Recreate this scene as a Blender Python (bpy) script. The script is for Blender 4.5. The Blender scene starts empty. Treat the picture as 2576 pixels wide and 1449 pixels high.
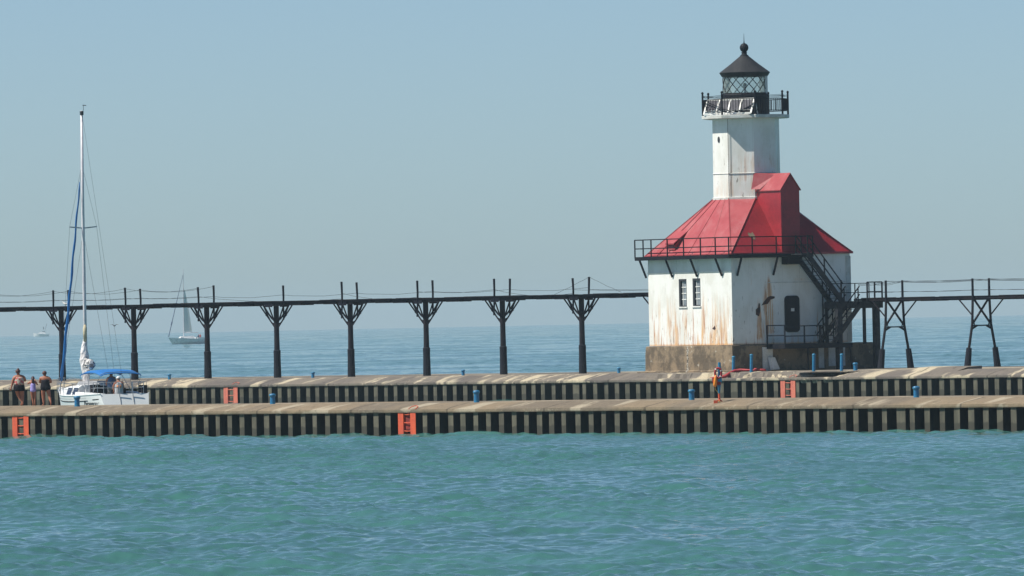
import bpy, bmesh, math, random
import numpy as np
from mathutils import Vector, Matrix, noise

S = bpy.context.scene
R = math.radians
# ------------------------------------------------------------------ camera
F = 22000.0            # focal length in pixels of a 2576 px wide frame (a very long lens)
W2, H2 = 2576.0, 1449.0
EYE = 4.81
ROLL = R(1.19)
PITCH = math.atan(70.2 / F)
R0 = Vector((1, 0, 0)); F0 = Vector((0, math.cos(PITCH), math.sin(PITCH))); U0 = R0.cross(F0)
RV = R0 * math.cos(ROLL) - U0 * math.sin(ROLL)
UV = U0 * math.cos(ROLL) + R0 * math.sin(ROLL)
cam = bpy.data.cameras.new("camera")
cam.sensor_width = 36.0
cam.lens = F / W2 * 36.0
cam.clip_start = 5.0
cam.clip_end = 30000.0
co = bpy.data.objects.new("camera", cam)
S.collection.objects.link(co)
m = Matrix((RV, UV, -F0)).transposed().to_4x4()
m.translation = Vector((0, 0, EYE))
co.matrix_world = m
S.camera = co

# ------------------------------------------------------------------ light
SUN_AZ, SUN_EL = R(-77.5), R(54)           # azimuth from the viewer's side of the scene, negative = left
sd = Vector((math.sin(SUN_AZ) * math.cos(SUN_EL), -math.cos(SUN_AZ) * math.cos(SUN_EL), math.sin(SUN_EL)))
w = bpy.data.worlds.new("World"); S.world = w; w.use_nodes = True
nt = w.node_tree
bg = nt.nodes["Background"]
sky = nt.nodes.new("ShaderNodeTexSky"); sky.sky_type = 'NISHITA'; sky.sun_disc = False
sky.sun_elevation = SUN_EL
sky.sun_rotation = math.atan2(sd.x, sd.y)
sky.air_density = 0.5; sky.dust_density = 0.50; sky.ozone_density = 3.0
hs = nt.nodes.new("ShaderNodeMix"); hs.data_type = 'RGBA'; hs.blend_type = 'MULTIPLY'
hs.inputs['Factor'].default_value = 1.0
hs.inputs['B'].default_value = (0.935, 1.0, 0.965, 1)
nt.links.new(sky.outputs[0], hs.inputs['A']); nt.links.new(hs.outputs['Result'], bg.inputs[0])
bg.inputs[1].default_value = 0.092
sl = bpy.data.lights.new("sun", 'SUN'); sl.energy = 4.9; sl.angle = R(0.55); sl.color = (1.0, 0.95, 0.86)
so = bpy.data.objects.new("sun", sl); S.collection.objects.link(so)
so.rotation_euler = (-sd).to_track_quat('-Z', 'Y').to_euler(); so.location = (-40, 100, 90)
S.view_settings.view_transform = 'Standard'; S.view_settings.look = 'None'
S.view_settings.exposure = 0.30; S.view_settings.gamma = 1.0
S.cycles.max_bounces = 6; S.cycles.volume_bounces = 0; S.cycles.transparent_max_bounces = 12
S.cycles.diffuse_bounces = 3; S.cycles.glossy_bounces = 3

# ------------------------------------------------------------------ helpers
def raydir(px, py):
    return F0 + RV * ((px - W2 / 2) / F) + UV * ((H2 / 2 - py) / F)
def at(px, py, d):
    v = raydir(px, py); v = v * (d / v.y)
    return Vector((v.x, v.y, v.z + EYE))
COL = S.collection
def tag(o, label=None, cat=None, group=None, kind=None):
    if label: o['label'] = label
    if cat: o['category'] = cat
    if group: o['group'] = group
    if kind: o['kind'] = kind
    return o
def empty(name, loc=(0, 0, 0), rz=0, parent=None, scale=1):
    o = bpy.data.objects.new(name, None); COL.objects.link(o)
    o.location = loc; o.rotation_euler = (0, 0, rz); o.scale = (scale,) * 3
    o.empty_display_size = 0.3
    if parent: o.parent = parent
    return o
def copy_tree(o, parent=None):
    c = o.copy(); COL.objects.link(c); c.parent = parent
    for ch in list(o.children): copy_tree(ch, c)
    return c

class MB:
    def __init__(s): s.v = []; s.f = []; s.m = []
    def add(s, vs, fs, mi=0):
        b = len(s.v); s.v += [tuple(v) for v in vs]
        s.f += [tuple(i + b for i in f) for f in fs]; s.m += [mi] * len(fs)
        return s
    def box(s, x0, x1, y0, y1, z0, z1, mi=0):
        vs = [(x0, y0, z0), (x1, y0, z0), (x1, y1, z0), (x0, y1, z0), (x0, y0, z1), (x1, y0, z1), (x1, y1, z1), (x0, y1, z1)]
        return s.add(vs, [(3, 2, 1, 0), (4, 5, 6, 7), (0, 1, 5, 4), (1, 2, 6, 5), (2, 3, 7, 6), (3, 0, 4, 7)], mi)
    def bar(s, a, b, wd=0.05, ht=None, up=(0, 0, 1), mi=0):
        a = Vector(a); b = Vector(b); d = (b - a).normalized(); u = Vector(up)
        if abs(d.dot(u)) > .98: u = Vector((1, 0, 0))
        r = d.cross(u).normalized() * wd / 2; u = r.cross(d).normalized() * (ht or wd) / 2
        vs = [a - r - u, a + r - u, a + r + u, a - r + u, b - r - u, b + r - u, b + r + u, b - r + u]
        return s.add(vs, [(0, 1, 2, 3), (7, 6, 5, 4), (1, 0, 4, 5), (2, 1, 5, 6), (3, 2, 6, 7), (0, 3, 7, 4)], mi)
    def tube(s, pts, r, n=8, cap=True, mi=0, closed=False):
        pts = [Vector(p) for p in pts]; k = len(pts)
        rs = r if isinstance(r, (list, tuple)) else [r] * k
        vs = []; prev = None
        for i, p in enumerate(pts):
            if closed: d = (pts[(i + 1) % k] - pts[i - 1]).normalized()
            else: d = (pts[min(i + 1, k - 1)] - pts[max(i - 1, 0)]).normalized()
            if prev is None:
                u = Vector((0, 0, 1)) if abs(d.z) < .9 else Vector((1, 0, 0)); u = (u - d * u.dot(d)).normalized()
            else: u = (prev - d * prev.dot(d)).normalized()
            prev = u; q = d.cross(u)
            for j in range(n):
                a = 2 * math.pi * j / n
                vs.append(p + (u * math.cos(a) + q * math.sin(a)) * rs[i])
        fs = []
        for i in range(k if closed else k - 1):
            i2 = (i + 1) % k
            for j in range(n):
                fs.append((i * n + j, i * n + (j + 1) % n, i2 * n + (j + 1) % n, i2 * n + j))
        if cap and not closed:
            fs.append(tuple(range(n - 1, -1, -1))); fs.append(tuple((k - 1) * n + j for j in range(n)))
        return s.add(vs, fs, mi)
    def lathe(s, prof, n=24, c=(0, 0), mi=0, a0=0.0):
        vs = []
        for (r, z) in prof:
            for j in range(n):
                a = a0 + 2 * math.pi * j / n
                vs.append((c[0] + r * math.cos(a), c[1] + r * math.sin(a), z))
        fs = []
        for i in range(len(prof) - 1):
            for j in range(n):
                fs.append((i * n + j, i * n + (j + 1) % n, (i + 1) * n + (j + 1) % n, (i + 1) * n + j))
        fs.append(tuple(range(n - 1, -1, -1))); fs.append(tuple((len(prof) - 1) * n + j for j in range(n)))
        return s.add(vs, fs, mi)
    def loft(s, rings, cap=True, closed=True, mi=0):
        n = len(rings[0]); vs = [p for r in rings for p in r]; fs = []
        for i in range(len(rings) - 1):
            for j in range(n if closed else n - 1):
                fs.append((i * n + j, i * n + (j + 1) % n, (i + 1) * n + (j + 1) % n, (i + 1) * n + j))
        if cap and closed:
            fs.append(tuple(range(n - 1, -1, -1))); fs.append(tuple((len(rings) - 1) * n + j for j in range(n)))
        return s.add(vs, fs, mi)
    def build(s, name, mats, parent=None, smooth=False, bevel=0):
        me = bpy.data.meshes.new(name); me.from_pydata(s.v, [], s.f); me.update()
        mats = mats if isinstance(mats, (list, tuple)) else [mats]
        for mt in mats: me.materials.append(mt)
        if len(mats) > 1: me.polygons.foreach_set('material_index', s.m)
        bm = bmesh.new(); bm.from_mesh(me)
        bmesh.ops.recalc_face_normals(bm, faces=bm.faces); bm.to_mesh(me); bm.free()
        if smooth: me.polygons.foreach_set('use_smooth', [True] * len(me.polygons))
        o = bpy.data.objects.new(name, me); COL.objects.link(o)
        if parent: o.parent = parent
        if bevel:
            b = o.modifiers.new('bevel', 'BEVEL'); b.width = bevel; b.segments = 1; b.limit_method = 'ANGLE'; b.angle_limit = R(40)
        return o

def rgb(c): return (c[0], c[1], c[2], 1)
class NT:
    """small node helper"""
    def __init__(s, t): s.t = t
    def n(s, typ, **k):
        nd = s.t.nodes.new(typ)
        for a, b in k.items(): setattr(nd, a, b)
        return nd
    def l(s, a, b): s.t.links.new(a, b)
    def val(s, x, sock):
        if isinstance(x, (int, float)): sock.default_value = x
        else: s.l(x, sock)
    def math(s, op, a, b=0.0, c=0.0, clamp=False):
        nd = s.n('ShaderNodeMath', operation=op); nd.use_clamp = clamp
        s.val(a, nd.inputs[0]); s.val(b, nd.inputs[1])
        if op in ('MULTIPLY_ADD', 'SMOOTH_MIN'): s.val(c, nd.inputs[2])
        return nd.outputs[0]
    def ramp(s, x, a, b, lo=0.0, hi=1.0, smooth=True):
        nd = s.n('ShaderNodeMapRange'); nd.interpolation_type = 'SMOOTHSTEP' if smooth else 'LINEAR'
        s.val(x, nd.inputs['Value'])
        nd.inputs['From Min'].default_value = a; nd.inputs['From Max'].default_value = b
        nd.inputs['To Min'].default_value = lo; nd.inputs['To Max'].default_value = hi
        return nd.outputs[0]
    def coords(s, scale=(1, 1, 1), kind='Object', rot=(0, 0, 0)):
        tc = s.n('ShaderNodeTexCoord'); mp = s.n('ShaderNodeMapping')
        mp.inputs['Scale'].default_value = scale; mp.inputs['Rotation'].default_value = rot
        s.l(tc.outputs[kind], mp.inputs[0]); return mp.outputs[0]
    def noise(s, vec, scale=1.0, detail=4.0, rough=.55, dist=0.0):
        nd = s.n('ShaderNodeTexNoise'); nd.inputs['Scale'].default_value = scale
        nd.inputs['Detail'].default_value = detail; nd.inputs['Roughness'].default_value = rough
        nd.inputs['Distortion'].default_value = dist; s.l(vec, nd.inputs['Vector']); return nd.outputs[0]
    def mix(s, f, a, b, blend='MIX'):
        nd = s.n('ShaderNodeMix', data_type='RGBA', blend_type=blend)
        s.val(f, nd.inputs['Factor'])
        for x, k in ((a, 'A'), (b, 'B')):
            if isinstance(x, (tuple, list)): nd.inputs[k].default_value = rgb(x)
            else: s.l(x, nd.inputs[k])
        return nd.outputs['Result']
    def bump(s, h, strength=.3, dist=.02):
        nd = s.n('ShaderNodeBump'); nd.inputs['Strength'].default_value = strength; nd.inputs['Distance'].default_value = dist
        s.l(h, nd.inputs['Height']); return nd.outputs[0]
def newmat(name):
    mt = bpy.data.materials.new(name); mt.use_nodes = True
    return mt, NT(mt.node_tree), mt.node_tree.nodes['Principled BSDF']
def mat(name, c, c2=None, scale=3.0, stretch=(1, 1, 1), rough=.6, metal=0.0, th=(.4, .62), bump=0.0, spec=.5, fine=.12):
    mt, N, p = newmat(name)
    c2 = c2 or tuple(x * .75 for x in c)
    v = N.coords(stretch)
    f = N.ramp(N.noise(v, scale, 5, .6), th[0], th[1])
    col = N.mix(f, c, c2)
    if fine:
        g = N.noise(N.coords(stretch), scale * 9, 3, .6)
        k = N.ramp(g, .3, .7, 1 - fine, 1 + fine, False)
        vm = N.n('ShaderNodeVectorMath', operation='SCALE'); N.l(col, vm.inputs[0]); N.l(k, vm.inputs['Scale']); col = vm.outputs[0]
    N.l(col, p.inputs['Base Color'])
    p.inputs['Roughness'].default_value = rough; p.inputs['Metallic'].default_value = metal
    p.inputs['Specular IOR Level'].default_value = spec
    if bump: N.l(N.bump(N.noise(N.coords(stretch), scale * 4, 4, .6), bump, .03), p.inputs['Normal'])
    return mt

M = {}
M['black_iron'] = mat('black_iron', (.008, .010, .016), (.014, .014, .018), 2.5, rough=.6, spec=.15)
M['stair_steel'] = mat('stair_steel', (.016, .019, .026), (.040, .042, .046), 3, rough=.6, spec=.2)
M['column_paint'] = mat('column_paint', (.008, .009, .017), (.022, .018, .022), 1.4, (1, 1, .5), rough=.65, spec=.15)
M['sleeve'] = mat('column_sleeve', (.014, .016, .024), (.20, .18, .15), 1.3, (1, 1, .8), rough=.85, th=(.60, .68), spec=.15)
M['white_trim'] = mat('white_trim', (.78, .78, .75), (.66, .65, .6), 2, rough=.5)
M['gallery_white'] = mat('gallery_white', (.62, .63, .6), (.5, .5, .46), 2, rough=.6)
M['blue_paint'] = mat('blue_paint', (.014, .14, .31), (.02, .20, .34), 6, rough=.45)
M['orange_paint'] = mat('orange_paint', (.66, .10, .035), (.52, .08, .04), 5, (1, 1, .3), rough=.6)
M['orange_faded'] = mat('faded_orange_paint', (.62, .17, .11), (.50, .13, .09), 5, (1, 1, .3), rough=.7)
M['orange_dark'] = mat('orange_recess', (.30, .03, .018), (.16, .02, .015), 4, rough=.7)
M['red_paint'] = mat('red_fabric', (.40, .028, .034), (.28, .02, .028), 5, rough=.6)
M['glass'] = None

# ------------------------------------------------------------------ haze (air between here and the horizon)
hz = MB().box(-1900, 1900, -30, 11600, -11, 26).build('haze', M['black_iron'])
mt = bpy.data.materials.new('haze_air'); mt.use_nodes = True
for nd in list(mt.node_tree.nodes):
    if nd.type != 'OUTPUT_MATERIAL': mt.node_tree.nodes.remove(nd)
pv = mt.node_tree.nodes.new('ShaderNodeVolumePrincipled')
pv.inputs['Color'].default_value = (0.66, 0.88, 1.0, 1); pv.inputs['Density'].default_value = 0.00009
pv.inputs['Anisotropy'].default_value = 0.0
mt.node_tree.links.new(pv.outputs[0], [n for n in mt.node_tree.nodes if n.type == 'OUTPUT_MATERIAL'][0].inputs['Volume'])
hz.data.materials.clear(); hz.data.materials.append(mt)
tag(hz, 'thin summer haze over the lake', kind='stuff')

# ------------------------------------------------------------------ water
RE = 7.4e6      # earth radius with refraction: the lake bends down to its horizon
rng = np.random.RandomState(5)
def wave_height(x, y, lmin):
    h = np.zeros_like(x)
    NW = 150
    lam = np.exp(np.linspace(math.log(0.30), math.log(7.0), NW)) * (1 + .06 * rng2.randn(NW))
    ang = R(60) + rng2.randn(NW) * R(62)          # waves run towards the shore, spread out
    ph = rng2.rand(NW) * 6.283
    for i in range(NW):
        if lam[i] < lmin: continue
        k = 6.283 / lam[i]
        a = .0030 * lam[i] ** .78 * (1 if lam[i] < 5 else .7)
        arg = k * (x * math.cos(ang[i]) + y * math.sin(ang[i])) + ph[i]
        h += a * (np.sin(arg) - .36 * np.cos(2 * arg))
    return h
rows = []
y = 110.0
while y < 372: rows.append(y); y += .14
while y < 520: rows.append(y); y += .6
while y < 2200: rows.append(y); y += .5 + (y - 520) * .0022
while y < 11400: rows.append(y); y *= 1.012
rows = np.array(rows)
ks = np.concatenate([[-.9, -.5, -.3, -.2, -.15, -.12], np.linspace(-.088, .088, 560), [.12, .15, .2, .3, .5, .9]])
ks = ks[(np.abs(ks) < 2)]
YY, KK = np.meshgrid(rows, ks, indexing='ij')
XX = YY * KK
rng2 = np.random.RandomState(11)
ZZ = np.zeros_like(XX)
near = rows < 380
ZZ[near] = wave_height(XX[near], YY[near], .3)
rng2 = np.random.RandomState(11)
far = (rows >= 380)
ZZ[far] = wave_height(XX[far], YY[far], .9) * .7
gx = np.sin(XX * .11 + YY * .05) * np.sin(YY * .043 - XX * .03 + 1) + np.sin(XX * .31 - YY * .09 + 2) * .5
ZZ *= (1 + .25 * gx)
fade = np.clip(1.15 - (YY - 1500) / 5000, 0, 1)
ZZ *= fade
ZZ[:, np.abs(ks) > .11] *= 0.3
ZZ -= (XX ** 2 + YY ** 2) / (2 * RE)
nr, nc = XX.shape
verts = np.stack([XX, YY, ZZ], -1).reshape(-1, 3)
ii = np.arange(nr * nc).reshape(nr, nc)
faces = np.stack([ii[:-1, :-1], ii[:-1, 1:], ii[1:, 1:], ii[1:, :-1]], -1).reshape(-1, 4)
me = bpy.data.meshes.new('water')
me.vertices.add(len(verts)); me.vertices.foreach_set('co', verts.ravel())
me.loops.add(len(faces) * 4); me.loops.foreach_set('vertex_index', faces.ravel().astype(np.int32))
me.polygons.add(len(faces)); me.polygons.foreach_set('loop_start', np.arange(0, len(faces) * 4, 4, dtype=np.int32))
me.update(calc_edges=True)
me.polygons.foreach_set('use_smooth', np.ones(len(faces), dtype=bool))
wo = bpy.data.objects.new('water', me); COL.objects.link(wo)
tag(wo, 'choppy teal lake water running out to the horizon', kind='structure')
mt, N, p = newmat('lake_water')
v1 = N.coords((1, 1, 1)); big = N.noise(v1, .045, 3, .5)
col = N.mix(N.ramp(big, .35, .65), (.042, .134, .120), (.050, .158, .142))
N.l(col, p.inputs['Base Color'])
p.inputs['Roughness'].default_value = .09; p.inputs['IOR'].default_value = 1.33
h = N.math('ADD', N.noise(N.coords((1, .7, 1)), 3.2, 4, .6), N.noise(v1, .8, 3, .6))
wind = N.ramp(N.noise(N.coords((.6, .25, 1)), .09, 3, .55), .38, .62)
N.l(N.ramp(wind, 0, 1, .07, .17), p.inputs['Roughness'])
bn = N.n('ShaderNodeBump'); bn.inputs['Distance'].default_value = .036; N.l(N.ramp(wind, 0, 1, .25, .55), bn.inputs['Strength']); N.l(h, bn.inputs['Height']); N.l(bn.outputs[0], p.inputs['Normal'])
me.materials.append(mt)

# ------------------------------------------------------------------ piers
ED = Vector((.687, -.7266, 0)).normalized()      # along a pier, to the right and nearer
QD = Vector((-ED.y, ED.x, 0))                    # across it, to the right and away
PIER_RZ = math.atan2(ED.y, ED.x)
class Pier: pass
def mk(px, py, d):
    P = Pier(); o = at(px, py, d); P.o = Vector((o.x, o.y, 0)); return P
near_p = mk(94, 1101, 376); far_p = mk(94, 979.5, 522)
def pt(P, px, py, q):
    v = raydir(px, py); k = v.x / v.y
    return (k * (P.o.y + q * QD.y) - P.o.x - q * QD.x) / (ED.x - k * ED.y)
def pw(P, t, q, z=0): return P.o + ED * t + QD * q + Vector((0, 0, z))

def concrete(name, c, cl, cd, seed, patchy):
    mt, N, p = newmat(name)
    v = N.coords((1, .16, 1))
    v.node.inputs['Location'].default_value = (seed, 0, 0)
    patch = N.ramp(N.noise(v, .62, 3, .5, .25), .60 - patchy * .03, .63 - patchy * .01)
    shade = N.ramp(N.noise(v, .35, 4, .55), .38, .62)
    col = N.mix(shade, c, cd)
    col = N.mix(N.math('MULTIPLY', patch, .85), col, cl)
    v2 = N.coords((1, .6, 1))
    chips = N.ramp(N.noise(N.coords((1, .35, 1)), 1.9, 6, .72), .53, .60)
    mask = N.ramp(N.noise(N.coords((1, .3, 1)), .28, 2, .5), .42, .60)
    col = N.mix(N.math('MULTIPLY', N.math('MULTIPLY', chips, mask), min(.95, .35 + patchy * .5)), col, cl)
    pits = N.ramp(N.noise(N.coords((1, .4, 1)), 3.1, 6, .75), .34, .42, 1, 0)
    col = N.mix(N.math('MULTIPLY', pits, .35 + patchy * .35), col, tuple(x * .4 for x in cd))
    grit = N.ramp(N.noise(v2, 9, 4, .7), .25, .75, .78, 1.2, False)
    # slab joints every 5.8 m along the pier, a little ragged
    tc = N.n('ShaderNodeTexCoord'); sp = N.n('ShaderNodeSeparateXYZ'); N.l(tc.outputs['Object'], sp.inputs[0])
    wob = N.math('MULTIPLY', N.noise(N.coords((1, 1, 1)), 1.3, 3, .6), .35)
    xx = N.math('ADD', sp.outputs[0], wob)
    fr = N.math('ABSOLUTE', N.math('SUBTRACT', N.math('FRACT', N.math('DIVIDE', xx, 5.8)), .5))
    jn = N.ramp(fr, .006, .014, .72, 0)
    col = N.mix(jn, col, tuple(x * .25 for x in c))
    vm = N.n('ShaderNodeVectorMath', operation='SCALE'); N.l(col, vm.inputs[0]); N.l(grit, vm.inputs['Scale'])
    N.l(vm.outputs[0], p.inputs['Base Color']); p.inputs['Roughness'].default_value = .9
    N.l(N.bump(N.noise(N.coords((1, 1, 1)), 5, 5, .7), .5, .04), p.inputs['Normal'])
    return mt
def pile_mat(name, z_wet):
    """outer flats: weathered grey-tan concrete-smeared steel; webs and pans: dark steel with the recess shade put into its colour; wet near the water"""
    mt, N, p = newmat(name)
    v = N.coords((1, 1, .35))
    col = N.mix(N.ramp(N.noise(v, 2.2, 5, .65), .35, .65), (.085, .080, .054), (.135, .125, .088))
    col = N.mix(N.ramp(N.noise(N.coords((1, .01, .12)), 1.9, 2, .7), .35, .68, 0, .55), col, (.06, .055, .04))
    st = N.ramp(N.noise(N.coords((6, 6, .5)), 2.0, 3, .6), .55, .66)
    col = N.mix(N.math('MULTIPLY', st, .5), col, (.055, .05, .04))
    tc = N.n('ShaderNodeTexCoord'); sp = N.n('ShaderNodeSeparateXYZ'); N.l(tc.outputs['Object'], sp.inputs[0])
    zz = N.math('ADD', sp.outputs[2], N.math('MULTIPLY', N.math('SUBTRACT', N.noise(N.coords((1.6, 1, .2)), 1.0, 2, .5), .5), .3))
    wet = N.ramp(zz, z_wet, z_wet + .08, 1, 0)
    col = N.mix(N.math('MULTIPLY', wet, .85), col, (.04, .038, .028))
    N.l(col, p.inputs['Base Color']); p.inputs['Roughness'].default_value = .85
    N.l(N.bump(N.noise(v, 9, 4, .6), .4, .03), p.inputs['Normal'])
    return mt
M['pile_shade'] = mat('pile_shade', (.008, .010, .012), (.02, .02, .018), 3, (1, 1, .4), rough=.7, bump=.3)  # dark steel for webs and pans; shade between the piles is painted into it

def build_pier(P, name, label, zc, zt, slope_w, width, t0, t1, pitch, phase, cm, pm, topfun=None):
    root = empty(name, P.o, PIER_RZ); tag(root, label, 'pier')
    # corrugated sheet piling
    b = MB(); rnd = random.Random(3)
    a = pitch * .39; dep = .50; t = t0 + phase; z0, z1 = -.9, zc
    path = []
    while t < t1:
        j = rnd.uniform(-.02, .02)
        aa = a * (1.6 if rnd.random() < .025 else rnd.uniform(.86, 1.1))
        path += [(t, 0 + j, 0), (t + aa, 0 + j, 1), (t + aa + .03 + rnd.uniform(-.02, .03), dep, 1), (t + pitch - .05, dep, 1)]
        t += pitch * rnd.uniform(.95, 1.05)
    n = len(path)
    vs = [(x, yq, z0) for x, yq, _ in path] + [(x, yq, z1) for x, yq, _ in path]
    for i in range(n - 1):
        flat = (i % 4 == 0)
        b.add([vs[i], vs[i + 1], vs[n + i + 1], vs[n + i]], [(0, 1, 2, 3)], 0 if flat else 1)
    b.build('sheet_piling', [pm, M['pile_shade']], root)
    # concrete cap and deck with an uneven broken surface
    sec = [(.53, zc - .02), (-.07, zc - .02), (-.08, zc + .03), (-.07, zc + .11), (.02, zc + .135)]
    ns = 10
    for i in range(1, ns + 1):
        u = i / ns; sec.append((.02 + (slope_w - .02) * u, zc + .135 + (zt - zc - .135) * (u ** .85)))
    for u in (.02, .06, .12, .2, .3, .45, .6, .8, 1.0): sec.append((slope_w + (width - slope_w) * u, zt - .01))
    sec.append((width, -.9))
    ts = np.arange(t0, t1, .22); rings = []
    for t in ts:
        ring = []
        for i, (q, z) in enumerate(sec):
            nz = noise.noise(Vector((t * .8, q * 1.1, 3.3))) * .018 + noise.noise(Vector((t * .16, q * .3, 7.1))) * .035
            slab = math.floor((t) / 5.8 + .5)
            nz += (noise.noise(Vector((slab * 3.7, 0, 1))) * .05)
            if i < 4: nz *= .22
            if q > slope_w: nz *= .35
            nz *= .8
            if i == len(sec) - 1: nz = 0
            qq = q + (noise.noise(Vector((t * 1.7, z * 3, 9))) * .03 if i in (1, 2, 3) else 0)
            zz = z + nz
            if topfun and 3 < i < len(sec) - 1: qq, zz = topfun(t, qq, zz, zc)
            ring.append((t, qq, zz))
        rings.append(ring)
    c = MB(); c.loft(rings, cap=False, closed=False)
    o = c.build('concrete_deck', cm, root)
    # recalc on an open sheet is ambiguous: force the deck upwards
    me = o.data; up = sum(f.normal.z * f.area for f in me.polygons)
    if up < 0: me.flip_normals()
    bk = MB().box(t0, t1, dep + .02, width - .05, -.9, zc - .03).build('core', M['pile_shade'], root)
    return root

def far_top(t, q, z, zc):
    # the cap has broken away in front of the lighthouse: a steep ragged step instead of a slope
    def bell(t, a, b, s): return max(0.0, min(1, (t - a) / s)) * max(0.0, min(1, (b - t) / s))
    k = bell(t, TB[0], TB[1], 1.2)
    if k > 0 and q < 1.5:
        st = .62 + .3 * noise.noise(Vector((t * .9, 2, 0)))
        target = zc + (.13 + .08 * noise.noise(Vector((t * 1.3, 5, q * 2))) if q < st else .41 + .06 * noise.noise(Vector((t * 1.1, q * 2, 0))))
        z = z * (1 - k) + target * k
    k2 = bell(t, TB[2], TB[3] + q * .6, .4)
    if False:
        pass
    if k2 > .5:
        zt = 1.46
        if .1 < q < .62: z = zc - .2
        elif .62 <= q < .92: q, z = 2.6, zc - .2
        elif .92 <= q < 1.2: q, z = 2.6, zt - .15
        elif 1.2 <= q < 1.42: q, z = 1.22 + .1 * noise.noise(Vector((t * 2, 0, 0))), zt - .08
        elif 1.42 <= q < 1.6: q, z = 1.2 + .1 * noise.noise(Vector((t * 2, 0, 0))), zt - .03
    return q, z
TB = [pt(far_p, 1600, 960, .6), pt(far_p, 2035, 950, .6), pt(far_p, 2008, 950, .6), pt(far_p, 2118, 940, .6)]
cm1 = concrete('near_concrete', (.215, .165, .105), (.36, .31, .225), (.155, .125, .088), 3.0, .6)
cm2 = concrete('far_concrete', (.175, .15, .12), (.50, .43, .30), (.115, .10, .088), 17.0, 1.5)
T0n, T1n = -45, 100
pier1 = build_pier(near_p, 'pier', 'nearer concrete pier with short blue bollards and three people walking on it', 00.95, 1.31, 1.27, 6.0,
                   T0n, T1n, .755, .1, cm1, pile_mat('near_piling', .32))
pier2 = build_pier(far_p, 'pier', 'farther weathered pier that carries the lighthouse and the catwalks', 1.02, 1.475, 1.5, 14.0,
                   -60, 130, .83, .3, cm2, pile_mat('far_piling', .34), far_top)
# a raised slab and its dark edge, right of the lighthouse
ta = pt(far_p, 2300, 932, 1.2); tb = pt(far_p, 2425, 925, 1.2)
sb = MB(); rings = []
for i in range(9):
    t = ta + (tb - ta) * i / 8; w_ = .05 * noise.noise(Vector((t, 1, 1)))
    rings.append([(t - .5, .35 + w_, 1.12), (t - .5, .35 + w_, 1.17), (t, 1.5, 1.57 + w_), (t, 2.6, 1.62), (t, 2.6, 1.4)])
sb.loft(rings); sb.build('raised_slab', cm2, pier2)

# ------------------------------------------------------------------ lighthouse
LZ = 1.41
LC = at(1889, 940, 488)
LH = empty('lighthouse', (LC.x, LC.y, LZ), R(-56.2), scale=1.02)
tag(LH, 'white rust-streaked lighthouse with a red roof and a black lantern room', 'lighthouse')

def wall_material(name, axis, streaks, base_h, general=1.0, floor=1.5):
    mt, N, p = newmat(name)
    tc = N.n('ShaderNodeTexCoord'); sp = N.n('ShaderNodeSeparateXYZ'); N.l(tc.outputs['Object'], sp.inputs[0])
    c = sp.outputs[axis]; z = sp.outputs[2]
    col = N.mix(N.ramp(N.noise(N.coords((1, 1, .6)), 1.1, 4, .6), .4, .65), (.82, .815, .77), (.72, .71, .65))
    # plate seams
    f = N.math('ABSOLUTE', N.math('SUBTRACT', N.math('FRACT', N.math('DIVIDE', c, 1.13)), .5))
    seam = N.ramp(f, .004, .012, .35, 0)
    col = N.mix(seam, col, (.50, .48, .42))
    fine = N.noise(N.coords((9, 9, .55)), 1.0, 4, .65)
    med = N.noise(N.coords((3.2, 3.2, .28)), 1.0, 4, .6)
    hf = N.ramp(z, floor, floor + base_h, 1.0, 0.0)
    edge = N.ramp(z, floor, floor + .16, 1.0, 0.0)
    a = N.math('MULTIPLY', N.ramp(med, .48, .66), hf)
    b = N.math('MULTIPLY', N.ramp(fine, .56, .70), hf)
    rust = N.math('ADD', N.math('MULTIPLY', a, .8 * general), N.math('MULTIPLY', b, 1.1 * general))
    rust = N.math('ADD', rust, N.math('MULTIPLY', edge, .75))
    wob = N.math('MULTIPLY', N.math('SUBTRACT', N.noise(N.coords((2, 2, 1.3)), 1.0, 3, .6), .5), .22)
    for (cc, wd, z0, z1, s) in streaks:      # (centre, half width, bottom, top, strength)
        d = N.math('ABSOLUTE', N.math('SUBTRACT', N.math('ADD', c, wob), cc))
        k = N.ramp(d, 0, wd * 1.15, 1, 0)
        k = N.math('MULTIPLY', k, N.ramp(z, z1 - .5 * (z1 - z0), z1, 1, 0)) if s > 0 else k
        k = N.math('MULTIPLY', k, N.ramp(z, z0, z0 + .25, 0, 1))
        k = N.math('MULTIPLY', k, N.ramp(fine, .40, .62, .05, .95))
        rust = N.math('ADD', rust, N.math('MULTIPLY', k, abs(s)))
    rust = N.math('MINIMUM', rust, .80)
    rc = N.mix(N.ramp(fine, .4, .7), (.72, .38, .10), (.40, .13, .03))
    col = N.mix(rust, col, rc)
    chips = N.math('MULTIPLY', N.ramp(N.noise(N.coords((7, 7, 1.6)), 1.0, 4, .65), .64, .68), N.ramp(z, floor, floor + 3.5, .9, .25))
    col = N.mix(chips, col, (.13, .09, .06))
    N.l(col, p.inputs['Base Color']); p.inputs['Roughness'].default_value = .55
    N.l(N.bump(N.noise(N.coords((1, 1, 1)), 6, 4, .6), .12, .02), p.inputs['Normal'])
    return mt
wm_front = wall_material('front_wall_paint', 0, [(2.28, .16, 1.5, 4.4, .9), (1.35, .12, 2.0, 4.4, .45), (-1.45, .35, 1.5, 2.9, .8), (-3.1, .2, 1.5, 2.6, .6), (3.4, .12, 1.5, 3.3, .4), (2.35, .4, 1.5, 2.7, .6), (.0, .1, 1.5, 3.0, .3), (-1.35, .07, 1.5, 3.6, .7), (-3.45, .09, 1.5, 3.4, .6), (1.25, .10, 2.0, 5.0, .5), (2.55, .09, 2.0, 4.8, .8)], 3.2, 1.15)
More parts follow.
